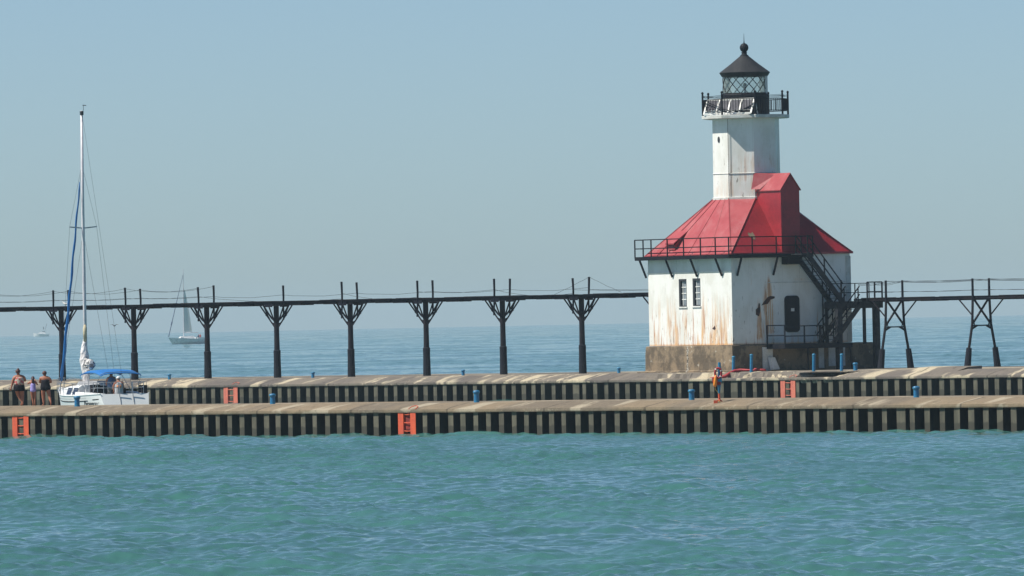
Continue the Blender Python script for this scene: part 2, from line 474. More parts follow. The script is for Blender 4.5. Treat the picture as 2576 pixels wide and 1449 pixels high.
wm_side = wall_material('side_wall_paint', 1, [(-2.18, .18, 1.7, 4.2, 2.2), (-1.55, .45, 2.0, 5.2, 2.1), (-1.36, .13, 2.0, 5.0, 1.8), (-1.5, .15, 3.9, 5.4, 1.4), (1.7, .07, 1.6, 3.6, .8), (2.6, .06, 1.6, 3.2, .6), (-1.8, .6, 1.5, 3.6, .5), (-2.7, .07, 4.6, 5.6, .6), (.6, .5, 4.86, 5.1, .8)], .9, .5)
A = 3.96; ZW0, ZW1 = 1.52, 6.43
wl = MB()
def quadwall(b, fn, u0, u1, z0, z1, holes, mi):
    """a flat wall on a grid with rectangular openings"""
    us = sorted({u0, u1} | {h[0] for h in holes} | {h[1] for h in holes}); zs = sorted({z0, z1} | {h[2] for h in holes} | {h[3] for h in holes})
    for i in range(len(us) - 1):
        for j in range(len(zs) - 1):
            cu, cz = (us[i] + us[i + 1]) / 2, (zs[j] + zs[j + 1]) / 2
            if any(h[0] < cu < h[1] and h[2] < cz < h[3] for h in holes): continue
            b.add([fn(us[i], zs[j]), fn(us[i + 1], zs[j]), fn(us[i + 1], zs[j + 1]), fn(us[i], zs[j + 1])], [(0, 1, 2, 3)], mi)
wins = [(-1.04, -.30, 3.64, 5.15), (.27, 1.01, 3.66, 5.17)]
quadwall(wl, lambda u, z: (u, -A, z), -A, A, ZW0, ZW1, wins, 0)
quadwall(wl, lambda u, z: (A, u, z), -A, A, ZW0, ZW1, [], 1)
quadwall(wl, lambda u, z: (-A, u, z), -A, A, ZW0, ZW1, [], 1)
quadwall(wl, lambda u, z: (u, A, z), -A, A, ZW0, ZW1, [], 0)
wl.add([(-A, -A, ZW1), (A, -A, ZW1), (A, A, ZW1), (-A, A, ZW1)], [(0, 1, 2, 3)], 0)
o = wl.build('wall', [wm_front, wm_side], LH)
# ledge line on the front wall, panel edge on the side wall
MB().box(-A - .02, A + .02, -A - .05, -A + .01, 5.50, 5.54).build('wall_trim', M['white_trim'], LH)
MB().box(A - .01, A + .03, -1.55, A, 4.83, 4.87).build('wall_trim', M['gallery_white'], LH)
MB().box(A - .01, A + .04, A - .28, A + .03, ZW0 + .02, ZW1 - .2).build('corner_plate', M['gallery_white'], LH)
# windows
M['dark_reveal'] = mat('window_reveal', (.03, .033, .04), rough=.6)
M['pane'] = mat('window_pane', (.24, .27, .29), (.16, .18, .2), 2, rough=.2)
for (u0, u1, z0, z1) in wins:
    fr = MB()
    fr.box(u0, u0 + .16, -A + .003, -A + .22, z0, z1); fr.box(u1 - .05, u1, -A + .003, -A + .22, z0, z1)
    fr.box(u0 + .16, u1 - .05, -A + .003, -A + .22, z0, z0 + .06); fr.box(u0 + .16, u1 - .05, -A + .003, -A + .22, z1 - .12, z1)
    wo_ = fr.build('window', M['dark_reveal'], LH)
    MB().box(u0 + .16, u1 - .05, -A + .10, -A + .12, z0 + .06, z1 - .12).build('pane', M['pane'], wo_)
    mu = MB()
    for k in (1, 2, 3):
        zz = z0 + .06 + (z1 - z0 - .18) * k / 4; mu.box(u0 + .16, u1 - .05, -A + .07, -A + .097, zz - .025, zz + .025)
    mu.box(u0 + .27, u0 + .305, -A + .075, -A + .097, z0 + .06, z1 - .12)
    mu.build('mullion', M['white_trim'], wo_)
    MB().box(u0 - .04, u1 + .04, -A - .06, -A - .001, z0 - .07, z0).build('sill', M['white_trim'], wo_)
# oval steel door
def rrect(u0, u1, z0, z1, r, n=6):
    pts = []
    for (cx, cz, a0) in ((u1 - r, z1 - r, 0), (u0 + r, z1 - r, 90), (u0 + r, z0 + r, 180), (u1 - r, z0 + r, 270)):
        for i in range(n + 1):
            a = R(a0 + 90 * i / n); pts.append((cx + r * math.cos(a), cz + r * math.sin(a)))
    return pts
dm = MB(); rp = rrect(-.49, .49, 2.14, 4.12, .22)
dm.loft([[(A - .01, u, z) for u, z in rp], [(A + .05, u, z) for u, z in rp]])
rp2 = rrect(-.42, .42, 2.21, 4.05, .18)
dm.loft([[(A + .05, u, z) for u, z in rp2], [(A + .07, u * .97, z) for u, z in rp2]])
door = dm.build('door', M['black_iron'], LH)
MB().box(A + .071, A + .08, -.10, .12, 3.27, 3.44).build('sign_plate', M['white_trim'], door)
for zz in (2.5, 3.1, 3.7): MB().bar((A + .07, -.47, zz), (A + .10, -.28, zz), .05).build('hinge', M['black_iron'], door)
# torn rust holes
M['rust_hole'] = mat('rust_hole', (.035, .02, .022), (.09, .035, .02), 6, rough=.9)
def patchpoly(name, pts, mt, parent, axis='x', off=.012):
    b = MB(); pl = A + off
    f = (lambda u, z, e: (pl - e, u, z)) if axis == 'x' else (lambda u, z, e: (u, -(pl - e), z))
    b.loft([[f(u, z, off + .01) for u, z in pts], [f(u, z, 0) for u, z in pts]]); return b.build(name, mt, parent)
patchpoly('rust_hole', [(-2.02, 3.62), (-1.75, 3.68), (-1.58, 3.70), (-1.42, 3.92), (-1.12, 4.0), (-1.14, 4.10), (-1.42, 4.12), (-1.6, 4.06), (-1.85, 3.82)], M['rust_hole'], LH)
patchpoly('rust_hole', [(-2.4, 3.12), (-2.2, 3.03), (-2.1, 3.3), (-2.12, 3.72), (-2.2, 3.75), (-2.26, 3.5), (-2.4, 3.4)], M['rust_hole'], LH)
patchpoly('rust_hole', [(2.05, 2.42), (2.25, 2.35), (2.38, 2.42), (2.3, 2.58), (2.2, 2.5)], M['rust_hole'], LH, 'y')

# foundation: concrete block with a ledge
mt, N, p = newmat('foundation_concrete')
col = N.mix(N.ramp(N.noise(N.coords((1, 1, .8)), 1.3, 5, .7), .42, .58), (.24, .18, .115), (.11, .085, .058))
pt_ = N.ramp(N.noise(N.coords((1, 1, .8)), 2.3, 4, .7), .63, .70); col = N.mix(pt_, col, (.46, .43, .36))
cr = N.ramp(N.noise(N.coords((1, 1, 1)), 6, 4, .7), .30, .38, .7, 0); col = N.mix(cr, col, (.09, .08, .06))
tcx = N.n('ShaderNodeTexCoord'); spx = N.n('ShaderNodeSeparateXYZ'); N.l(tcx.outputs['Object'], spx.inputs[0])
crk = N.ramp(N.math('ABSOLUTE', N.math('ADD', N.math('ADD', spx.outputs[0], .12), N.math('MULTIPLY', N.math('SUBTRACT', N.noise(N.coords((1, 1, 1)), 2.2, 3, .6), .5), .5))), .05, .12, 1, 0)
rub = N.ramp(N.noise(N.coords((1, 1, 1)), 11, 3, .7), .45, .55)
col = N.mix(crk, col, N.mix(rub, (.08, .07, .055), (.42, .39, .33)))
N.l(col, p.inputs['Base Color']); p.inputs['Roughness'].default_value = .9
N.l(N.bump(N.noise(N.coords((1, 1, 1)), 4, 5, .7), .6, .05), p.inputs['Normal'])
M['foundation'] = mt
fb = MB(); us = np.linspace(0, 1, 28)
def base_ring(z, e):
    pts = []
    cs = [(-4.12 - e, -4.12 - e), (4.12 + e, -4.12 - e), (4.12 + e, 5.3 + e), (-4.12 - e, 5.3 + e)]
    for i in range(4):
        a_, b_ = cs[i], cs[(i + 1) % 4]
        for k in range(20):
            u = k / 20; x = a_[0] + (b_[0] - a_[0]) * u; y_ = a_[1] + (b_[1] - a_[1]) * u
            d = noise.noise(Vector((x * 1.2, y_ * 1.2, z * 2.3))) * .05
            pts.append((x + (d if i in (1, 3) else 0), y_ + (d if i in (0, 2) else 0), z + (.02 * noise.noise(Vector((x, y_, 9))) if z > 1.4 else 0)))
    return pts
fb.loft([base_ring(-.35, .10), base_ring(.12, .10), base_ring(.17, .02), base_ring(.6, .02), base_ring(1.0, .01), base_ring(1.46, .0), base_ring(1.50, -.04)])
fb.build('foundation', M['foundation'], LH)
MB().box(-4.25, -.2, -4.62, -4.1, -.3, .1).box(.0, 4.3, -4.7, -4.1, -.3, .06).build('footing', M['foundation'], LH)
M['grey_panel'] = mat('pale_panel', (.66, .68, .66), (.55, .57, .55), 2, rough=.7)
MB().box(4.13, 4.2, -2.15, -1.5, .08, 1.36).build('service_panel', M['grey_panel'], LH)
MB().box(4.13, 4.19, 2.25, 3.35, .25, 1.42).box(4.13, 4.17, 1.6, 1.95, .1, 1.42).build('service_panel', M['grey_panel'], LH)
ch = MB(); ch.loft([[(4.22, -1.85, .8), (4.22, -1.5, .8), (4.4, -1.5, .8), (4.4, -1.85, .8)], [(4.42, -1.83, .10), (4.42, -1.38, .10), (4.68, -1.38, .14), (4.68, -1.83, .14)]])
ch.build('drain_chute', M['white_trim'], LH)

# roof: square eaves folding up to the octagonal tower
mt, N, p = newmat('red_roof_paint')
v = N.coords((1, 1, 1))
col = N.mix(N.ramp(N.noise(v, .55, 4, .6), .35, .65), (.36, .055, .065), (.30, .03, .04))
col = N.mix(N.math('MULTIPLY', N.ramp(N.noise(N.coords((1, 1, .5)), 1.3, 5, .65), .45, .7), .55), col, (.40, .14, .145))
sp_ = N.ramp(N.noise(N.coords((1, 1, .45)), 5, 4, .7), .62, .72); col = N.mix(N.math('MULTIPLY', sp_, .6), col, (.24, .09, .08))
N.l(col, p.inputs['Base Color']); p.inputs['Roughness'].default_value = .6
N.l(N.bump(N.noise(v, 3, 4, .6), .25, .03), p.inputs['Normal'])
M['red_roof'] = mt
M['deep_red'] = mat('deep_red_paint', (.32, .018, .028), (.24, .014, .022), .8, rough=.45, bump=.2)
def octo(r, z): return [(r * math.cos(R(22.5 + 45 * k)), r * math.sin(R(22.5 + 45 * k)), z) for k in range(8)]
E = 4.07; ZE = 6.44; ZR = 9.46; RT = 1.89
top = octo(RT + .04, ZR)      # k=0: (+,+22.5) 1: 67.5 ... 7: -22.5
ev = [(E, E, ZE), (-E, E, ZE), (-E, -E, ZE), (E, -E, ZE)]
rb = MB()
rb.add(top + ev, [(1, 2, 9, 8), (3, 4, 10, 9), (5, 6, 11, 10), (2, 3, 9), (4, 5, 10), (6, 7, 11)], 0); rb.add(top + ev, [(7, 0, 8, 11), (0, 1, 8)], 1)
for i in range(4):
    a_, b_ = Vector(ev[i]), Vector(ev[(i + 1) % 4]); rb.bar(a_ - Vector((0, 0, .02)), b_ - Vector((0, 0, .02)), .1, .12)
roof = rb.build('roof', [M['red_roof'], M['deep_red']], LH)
rib = MB()
for (a_, b_) in ((top[5], (-2.9, -E, ZE)), (top[6], (E, -E, ZE)), (top[5], ev[2]), (top[7], ev[3]), (top[0], ev[0]), (top[4], ev[2])):
    rib.bar(Vector(a_) + Vector((0, 0, .02)), Vector(b_) + Vector((0, 0, .02)), .05, .04)
for u in (.22, .5, .78):
    t5, t6 = Vector(top[5]), Vector(top[6]); e5, e6 = Vector(ev[2]), Vector(ev[3])
    rib.bar(t5.lerp(t6, u) + Vector((0, 0, .015)), e5.lerp(e6, u * .9 + .05) + Vector((0, 0, .015)), .035, .03)
rib.build('roof_seam', M['red_roof'], roof)
pp = MB()   # bare worn spot on the shaded slope
def on_east(u, z): # +X slope
    k = (z - ZE) / (ZR - ZE); x = E + (top[0][0] - E) * k; return (x + .02, u, z + .012)
pp.add([on_east(*q) for q in ((-2.35, 7.45), (-2.2, 7.25), (-2.02, 7.18), (-1.93, 7.4), (-1.98, 7.62), (-2.12, 7.52), (-2.3, 7.6))], [tuple(range(7))])
pp.build('bare_patch', M['foundation'], roof)
# small shed dormer on the front slope
def fslope(z): return -(E + (-top[5][1] - E) * (z - ZE) / (ZR - ZE))
x0, x1 = -2.16, -1.34
zt_, zf = 7.83, 7.12; yt = fslope(zt_); yf = fslope(6.6) - .0
sd_ = MB(); yo = yf - .08
sd_.add([(x0, yt, zt_), (x1, yt, zt_), (x1, yo, zf), (x0, yo, zf), (x0, yt, zt_ - .07), (x1, yt, zt_ - .07), (x1, yo, zf - .07), (x0, yo, zf - .07)],
        [(0, 1, 2, 3), (7, 6, 5, 4), (0, 3, 7, 4), (1, 5, 6, 2), (3, 2, 6, 7)])
yi = yf + .05
sd_.add([(x0 + .08, yi, zf - .1), (x0 + .08, yi, 6.75), (x0 + .08, yt, zt_ - .1), (x1 - .08, yi, zf - .1), (x1 - .08, yi, 6.75), (x1 - .08, yt, zt_ - .1)],
        [(0, 1, 2), (3, 5, 4), (0, 3, 4, 1)])
sd_.build('shed_dormer', M['red_roof'], LH)
# tall stair dormer rising from the side slope to the tower
hw = .62; XF = 4.02; ze_, za = 9.93, 10.75
td = MB()
td.add([(1.6, -hw, 6.4), (XF, -hw, 6.4), (XF, hw, 6.4), (1.6, hw, 6.4), (1.6, -hw, ze_), (XF, -hw, ze_), (XF, hw, ze_), (1.6, hw, ze_), (1.6, 0, za), (XF, 0, za)],
       [(0, 1, 5, 4), (2, 3, 7, 6), (1, 2, 6, 9, 5)])
dorm = td.build('stair_dormer', M['deep_red'], LH)
tr = MB(); ov = .07
for s in (-1, 1):
    tr.add([(1.5, 0, za + .05), (XF + ov, 0, za + .05), (XF + ov, s * (hw + ov), ze_ - .05), (1.5, s * (hw + ov), ze_ - .05),
            (1.5, 0, za - .0), (XF + ov, 0, za - .0), (XF + ov, s * (hw + ov), ze_ - .10), (1.5, s * (hw + ov), ze_ - .10)],
           [(0, 1, 2, 3), (7, 6, 5, 4), (1, 5, 6, 2), (2, 6, 7, 3)])
tr.build('roof', M['red_roof'], dorm)
sp2 = MB()   # flashing where the dormer meets the tower
sp2.add([(1.72, -.95, 9.95), (1.72, .95, 9.95), (1.72, .75, 10.85), (1.72, -.75, 10.85), (2.7, 0, 10.72), (2.2, -.7, 9.95)], [(0, 5, 4, 3), (3, 4, 2)])
sp2.build('flashing', M['red_roof'], dorm)

# tower
wm_t = [wall_material('tower_paint', 0, [(1.32, .28, 10.3, 12.3, .55), (.84, .10, 9.6, 12.4, .6), (1.66, .09, 9.6, 12.6, .5), (-.4, .2, 9.6, 10.3, .4)], 1.6, .35, 9.4)]
TT = 13.87
tw = MB(); tw.lathe([(RT, 6.5), (RT, 9.9), (RT - .015, 11.5), (RT - .02, TT)], 8, a0=R(22.5)); tower = tw.build('tower', wm_t[0], LH)
b = MB(); b.lathe([(RT + .06, ZR - .03), (RT + .06, ZR + .09), (RT + .015, ZR + .11)], 8, a0=R(22.5)); b.build('base_flashing', M['gallery_white'], tower)
b = MB(); b.lathe([(RT + .015, 10.83), (RT + .03, 10.85), (RT + .015, 10.87)], 8, a0=R(22.5)); b.build('seam_band', M['gallery_white'], tower)
b = MB()   # rivet line down the near corner
cx, cy = RT * math.cos(R(-67.5)), RT * math.sin(R(-67.5))
b.bar((cx + .05, cy - .015, 9.6), (cx + .05, cy - .015, 13.8), .012)
for i in range(44): b.lathe([(.016, 9.7 + i * .095), (.012, 9.73 + i * .095)], 6, (cx + .055, cy - .02))
b.build('rivet_line', M['rust_hole'], tower)
a1 = RT * math.cos(R(22.5)) - .01
b = MB(); b.loft([[(-.12 + .1 * math.cos(t), -a1 + .05, 12.72 + .17 * math.sin(t)) for t in np.linspace(0, 6.283, 17)[:-1]],
                  [(-.12 + .1 * math.cos(t), -a1 - .02, 12.72 + .17 * math.sin(t)) for t in np.linspace(0, 6.283, 17)[:-1]]])
b.build('porthole', M['dark_reveal'], tower)
# gallery deck
RG = 2.46
b = MB(); b.lathe([(RG - .12, TT - .03), (RG, TT), (RG, TT + .15), (RG - .02, TT + .17)], 8, a0=R(22.5)); gal = b.build('gallery_deck', M['gallery_white'], LH)
g = MB(); fin = MB(); zg = TT + .17
cor = octo(RG - .07, 0)
for k in range(8):
    c0 = Vector(cor[k]); c1 = Vector(cor[(k + 1) % 8])
    g.bar((c0.x, c0.y, zg), (c0.x, c0.y, zg + 1.18), .075); g.lathe([(.0, zg + 1.16), (.065, zg + 1.2), (.07, zg + 1.25), (.04, zg + 1.3), (.01, zg + 1.31)], 8, (c0.x, c0.y))
    for zz in (zg + .22, zg + .86): g.bar((c0.x, c0.y, zz), (c1.x, c1.y, zz), .04)
    for dz in (.98, 1.04):
        mid = (c0 + c1) / 2; g.tube([(c0.x, c0.y, zg + dz + .04), (mid.x, mid.y, zg + dz), (c1.x, c1.y, zg + dz + .04)], .012, 5)
    for i in range(1, 12):
        q = c0.lerp(c1, i / 12); g.bar((q.x, q.y, zg + .22), (q.x, q.y, zg + .86), .024)
g.build('railing', M['black_iron'], gal)
# solar panel rack
sa = R(-33 - 33.8 ); nrm = Vector((math.cos(sa), math.sin(sa), 0)); tan_ = Vector((-nrm.y, nrm.x, 0)); 
ctr = nrm * 1.60
M['solar'] = mat('solar_cell', (.035, .035, .05), (.06, .06, .08), 3, rough=.5, spec=.15)
sp3 = MB(); cells = MB()
def rack(u, h_): return ctr + tan_ * u + nrm * (.30 - .42 * h_) + Vector((0, 0, zg + .06 + .82 * h_))
L_ = 1.5
for hh, wd in ((0.02, .10), (.98, .09), (.22, .05)): sp3.bar(rack(-L_, hh), rack(L_, hh), wd, .05, up=nrm)
for u in (-L_, -.72, -.0, .72, L_): sp3.bar(rack(u, 0), rack(u, 1), .09, .05, up=nrm)
for u in (-L_, 0, L_): sp3.bar(rack(u, 1), rack(u, 1) - nrm * .3 - Vector((0, 0, .85)), .05)
for i, u in enumerate((-1.11, -.36, .36, 1.11)):
    for s in (0,):
        cells.add([rack(u - .30, .27) - nrm * .01, rack(u + .30, .27) - nrm * .01, rack(u + .30, .93) - nrm * .01, rack(u - .30, .93) - nrm * .01], [(0, 1, 2, 3)])
for u in (-1.1, -.35, .4): sp3.bar(rack(u - .3, .2), rack(u + .35, 0.02), .04, .03, up=nrm)
rk = sp3.build('solar_rack', M['white_trim'], gal); cells.build('solar_panel', M['solar'], rk)

# lantern room
b = MB(); b.lathe([(1.27, zg - .02), (1.25, zg + .05), (1.25, zg + .92), (1.29, zg + .95), (1.29, zg + 1.12), (1.25, zg + 1.17)], 24)
drum = b.build('lantern_drum', M['black_iron'], LH)
b = MB()
for s_ in (-25, 13): b.bar((1.27 * math.cos(R(s_)), 1.27 * math.sin(R(s_)), zg), (1.27 * math.cos(R(s_)), 1.27 * math.sin(R(s_)), zg + .95), .05)
b.tube([(1.275 * math.cos(R(a)), 1.275 * math.sin(R(a)), zg + .93) for a in (-25, -12, 0, 13)], .02, 4)
b.build('door_frame', M['black_iron'], drum)
mt, N, p = newmat('lantern_glass')
for nd in [p]: mt.node_tree.nodes.remove(nd)
tr_ = N.n('ShaderNodeBsdfTransparent'); gl = N.n('ShaderNodeBsdfGlossy'); gl.inputs['Roughness'].default_value = .08
tr_.inputs[0].default_value = (.97, .99, .97, 1)
fr_ = N.n('ShaderNodeFresnel'); fr_.inputs[0].default_value = 1.5; mx = N.n('ShaderNodeMixShader')
N.l(N.math('MULTIPLY', fr_.outputs[0], .9), mx.inputs[0]); N.l(tr_.outputs[0], mx.inputs[1]); N.l(gl.outputs[0], mx.inputs[2])
df_ = N.n('ShaderNodeBsdfTranslucent'); df_.inputs[0].default_value = (.85, .95, .88, 1); m2_ = N.n('ShaderNodeMixShader'); m2_.inputs[0].default_value = .22
N.l(mx.outputs[0], m2_.inputs[1]); N.l(df_.outputs[0], m2_.inputs[2])
N.l(m2_.outputs[0], [n for n in mt.node_tree.nodes if n.type == 'OUTPUT_MATERIAL'][0].inputs[0])
M['glass'] = mt
z0, z1 = zg + 1.17, zg + 2.14; RL = 1.19
vs = []; n = 32
gm = MB()
gm.add([(RL * math.cos(a), RL * math.sin(a), z) for z in (z0, z1) for a in [2 * math.pi * j / n for j in range(n)]],
       [(j, (j + 1) % n, n + (j + 1) % n, n + j) for j in range(n)])
lan = gm.build('lantern_glass', M['glass'], LH, smooth=True)
b = MB()
for k in range(8):
    for s in (-1, 1):
        pts = []
        for i in range(7):
            u = i / 6; a = R(45 * k - 2) + s * R(42) * u; pts.append(((RL + .015) * math.cos(a), (RL + .015) * math.sin(a), z0 + (z1 - z0) * u))
        b.tube(pts, .024, 5)
b.lathe([(RL + .03, z0 - .005), (RL + .05, z0 + .03), (RL + .02, z0 + .05)], 32)
b.build('astragal', M['black_iron'], lan)
b = MB(); a = R(60 - 33.8 + 0)
for aa in (68, 78): b.bar((1.2 * math.cos(R(aa - 33.8 )), 1.2 * math.sin(R(aa - 33.8)), z0), (1.2 * math.cos(R(aa - 33.8)), 1.2 * math.sin(R(aa - 33.8)), z1), .09)
b.build('glazing_post', M['grey_panel'], lan)
b = MB(); b.lathe([(.05, z0 - .6), (.05, z0 + .3), (.09, z0 + .32), (.11, z0 + .40), (.11, z0 + .52), (.07, z0 + .58), (.02, z0 + .6)], 12); b.build('beacon_lamp', M['grey_panel'], lan)
# lantern roof
b = MB()
b.lathe([(1.20, z1 - .04), (1.27, z1 + .0), (1.37, z1 + .16), (1.39, z1 + .2), (1.34, z1 + .24), (.78, z1 + .66), (.30, z1 + 1.05), (.235, z1 + 1.10), (.235, z1 + 1.14), (.16, z1 + 1.17), (.14, z1 + 1.28), (.17, z1 + 1.31), (.13, z1 + 1.34)], 32)
lr = b.build('lantern_roof', mat('roof_black', (.022, .024, .028), (.032, .033, .036), 2, rough=.6, spec=.2), LH)
zb = z1 + 1.56
b = MB(); b.lathe([(.24 * math.cos(t), zb + .25 * math.sin(t)) for t in np.linspace(-1.35, 1.4, 12)], 20); b.tube([(0, 0, zb + .2), (0, 0, zb + .36), (0, 0, zb + .78)], [.045, .02, .006], 6)
b.build('finial_ball', M['black_iron'], lr, smooth=True)

# eaves walkway
WX = 4.46; wk = MB(); zf_ = 6.34
wk.box(-WX, WX, -WX, -A - .06, zf_ - .02, zf_ + .06); wk.box(A + .06, WX, -A - .06, 1.15, zf_ - .02, zf_ + .06)
for sg in ((-WX, -WX, WX, -WX), (WX, -WX, WX, 1.15), (-WX, -WX, -WX, -A)):
    wk.bar((sg[0], sg[1], zf_ - .03), (sg[2], sg[3], zf_ - .03), .06, .2)
walk = wk.build('walkway', M['black_iron'], LH)
b = MB()
fx = [-WX, -3.4, -2.35, -1.3, -.25, .8, 1.85, 2.9, WX]; zr = zf_ + 1.0
def noisey(v, s): return v
for x in (-WX, -2.9, -1.35, .2, 1.8, 3.2, WX): b.bar((x, -WX, zf_), (x, -WX, zr), .055)
for y_ in (-2.9, -1.3, .35, 1.12): b.bar((WX, y_, zf_), (WX, y_, zr), .055)
b.bar((-WX, -WX + .55, zf_), (-WX, -WX + .55, zr), .055)
for zz in (zr, zf_ + .52):
    b.bar((-WX, -WX, zz), (WX, -WX, zz), .055); b.bar((WX, -WX, zz), (WX, 1.12, zz), .055); b.bar((-WX, -WX, zz), (-WX, -WX + .55, zz), .055)
b.build('railing', M['black_iron'], walk)
b = MB()
for x in (-4.1, -1.6, .75, 3.1): MB().bar((x, -WX + .02, zf_ - .05), (x + .0, -A - .03, zf_ - 1.08), .085).build('bracket', M['black_iron'], walk)
for y_ in (-3.6, -1.2): MB().bar((WX - .02, y_, zf_ - .05), (A + .03, y_, zf_ - 1.08), .085).build('bracket', M['black_iron'], walk)
MB().box(A + .02, WX + .05, -.62, .38, zf_ - .52, zf_ - .03).build('equipment_box', M['black_iron'], walk)

# platform and stairs
PZ = 3.72; st = MB()
PX0, PX1, PY0, PY1 = 4.6, 5.8, 1.75, 4.75
st.box(PX0, PX1, PY0, PY1, PZ - .03, PZ + .03)
for x in (PX0, PX1): st.bar((x, PY0, PZ - .19), (x, PY1, PZ - .19), .10, .34)
for y_ in (PY0, 3.2, PY1): st.bar((PX0, y_, PZ - .19), (PX1, y_, PZ - .19), .10, .30)
plat = st.build('landing_platform', M['stair_steel'], LH)
b = MB()
for (x, y_) in ((PX1 - .05, PY0 + .08), (PX1 - .05, 4.35)): MB().bar((x, y_, PZ - .3), (x, y_, -.02), .30, .30).build('support_post', M['stair_steel'], plat)
for (x, y_) in ((PX0 + .05, PY0 + .08), (PX0 + .05, 4.35)): MB().bar((x, y_, PZ - .3), (x, y_, 1.4), .14, .14).build('support_post', M['stair_steel'], plat)
def railrun(b, pts, h_=1.0, mids=(.5,), wd=.05, every=None):
    for i in range(len(pts) - 1):
        a_, b_ = Vector(pts[i]), Vector(pts[i + 1])
        for hh in (h_,) + tuple(x * h_ for x in mids): b.bar(a_ + Vector((0, 0, hh)), b_ + Vector((0, 0, hh)), wd)
        n_ = max(1, int(round((b_ - a_).length / (every or 99))))
        for k in range(n_ + 1):
            q = a_.lerp(b_, k / n_); b.bar(q, q + Vector((0, 0, h_)), wd * 1.1)
b = MB()
railrun(b, [(PX1, 3.75, PZ), (PX1, PY1, PZ)], 1.05, (.5,), .06, .55)
railrun(b, [(PX0, 1.9, PZ), (PX0, PY1, PZ)], 1.0, (.5,), .04, .9)
b.build('railing', M['black_iron'], plat)
s1 = MB()
A1, B1 = (4.3, .1, zf_ + .02), (4.3, 2.42, PZ)
for x in (4.3, 5.4): s1.bar((x, .05, zf_ + .05), (x, 2.45, PZ - .1), .10, .27)
for i in range(1, 13):
    u = i / 13; y_ = .05 + 2.4 * u; z = zf_ + .1 + (PZ - zf_ - .1) * u; s1.box(4.35, 5.35, y_ - .1, y_ + .12, z - .015, z + .015)
s1.box(WX + .005, 5.45, -.35, .12, zf_ - .02, zf_ + .05)
stair1 = s1.build('stair', M['stair_steel'], LH)
b = MB()
for x in (4.3, 5.4):
    for hh in (1.0, .5): b.bar((x, .1, zf_ + .05 + hh), (x, 2.42, PZ - .02 + hh), .05)
    for y_ in (.1, 1.2, 2.3):
        z = zf_ + (PZ - zf_) * (y_ - .05) / 2.4; b.bar((x, y_, z), (x, y_, z + 1.02), .06)
b.build('handrail', M['black_iron'], stair1)
s2 = MB()
for x in (4.55, 5.85): s2.bar((x, 3.3, PZ - .1), (x, 1.35, 1.5), .10, .25)
for i in range(1, 11):
    u = i / 11; y_ = 3.3 - 1.95 * u; z = PZ + (1.5 - PZ) * u; s2.box(4.6, 5.8, y_ - .12, y_ + .1, z - .015, z + .015)
stair2 = s2.build('stair', M['stair_steel'], LH)
b = MB()
for x in (4.55, 5.85):
    for hh in (.95, .5): b.bar((x, 3.2, PZ - .1 + hh), (x, 1.2, 1.45 + hh), .05)
    for y_ in (1.4, 2.3, 3.1):
        z = 1.5 + (PZ - 1.5) * (y_ - 1.35) / 1.95; b.bar((x, y_, z), (x, y_, z + .95), .05)
b.build('handrail', M['black_iron'], stair2)
b = MB()
b.box(4.14, 5.9, -1.85, 2.6, 1.44, 1.52); b.bar((5.9, -1.85, 1.38), (5.9, 2.6, 1.38), .1, .26); b.bar((4.2, -1.85, 1.38), (5.9, -1.85, 1.38), .1, .26)
low = b.build('door_platform', M['black_iron'], LH)
b = MB()
railrun(b, [(4.2, -1.85, 1.52), (5.85, -1.85, 1.52)], 1.0, (.45,), .055, 9)
for zz in (2.47, 1.93): b.bar((5.85, -1.85, zz), (5.85, 1.4, zz), .055)
for y_ in (-.55, .55, 1.4): b.bar((5.85, y_, 1.5), (5.85, y_, 2.5), .06)
b.bar((4.7, 1.55, 1.5), (4.7, 1.55, 4.9), .06)
b.build('railing', M['black_iron'], low)
MB().bar((5.8, -.3, 1.4), (5.8, -.3, 0), .06).build('support_post', M['black_iron'], low); MB().bar((5.8, 2.5, 1.4), (5.8, 2.65, 0), .09).build('support_post', M['black_iron'], low)

# ------------------------------------------------------------------ catwalks
def rope(b, a_, b_, sag, r=.009, n=7):
    a_ = Vector(a_); b_ = Vector(b_)
    b.tube([a_.lerp(b_, i / n) - Vector((0, 0, sag * 4 * (i / n) * (1 - i / n) + .012 * math.sin(i * 2.1))) for i in range(n + 1)], r, 4)
QC = 4.5; CZ = 5.92; DZ = 1.64
cw = empty('catwalk', far_p.o, PIER_RZ); tag(cw, 'old iron catwalk on single black columns left of the lighthouse', 'catwalk')
cols = [(152, 950), (334, 946), (518, 946), (693, 944), (879, 944), (1069, 940), (1262, 937), (1461, 936)]
ts = [pt(far_p, px + 4, py - 60, QC) for px, py in cols]
dt = (ts[-1] - ts[0]) / 7
ts_all = [ts[0] - 2.15 * dt, ts[0] - 1.12 * dt] + ts
t_end = pt(far_p, 1634, 738, QC) + .6
dk = MB(); tt = ts_all[0] - 4
dk.box(tt, t_end, QC - .55, QC + .55, CZ - .10, CZ)
i = 0; t = tt
while t < t_end - .3:
    L1 = 1.5; dk.box(t, min(t + L1 * .72, t_end), QC - .5, QC + .5, CZ - .19 - .02 * (i % 3), CZ - .10); t += L1; i += 1
rr = random.Random(2)
t = tt
while t < t_end - .8:
    dk.box(t, t + .8, QC - .62, QC + .62, CZ + .002, CZ + .015 + rr.random() * .045); t += .82
dk.build('deck', M['column_paint'], cw)
prnd = random.Random(8)
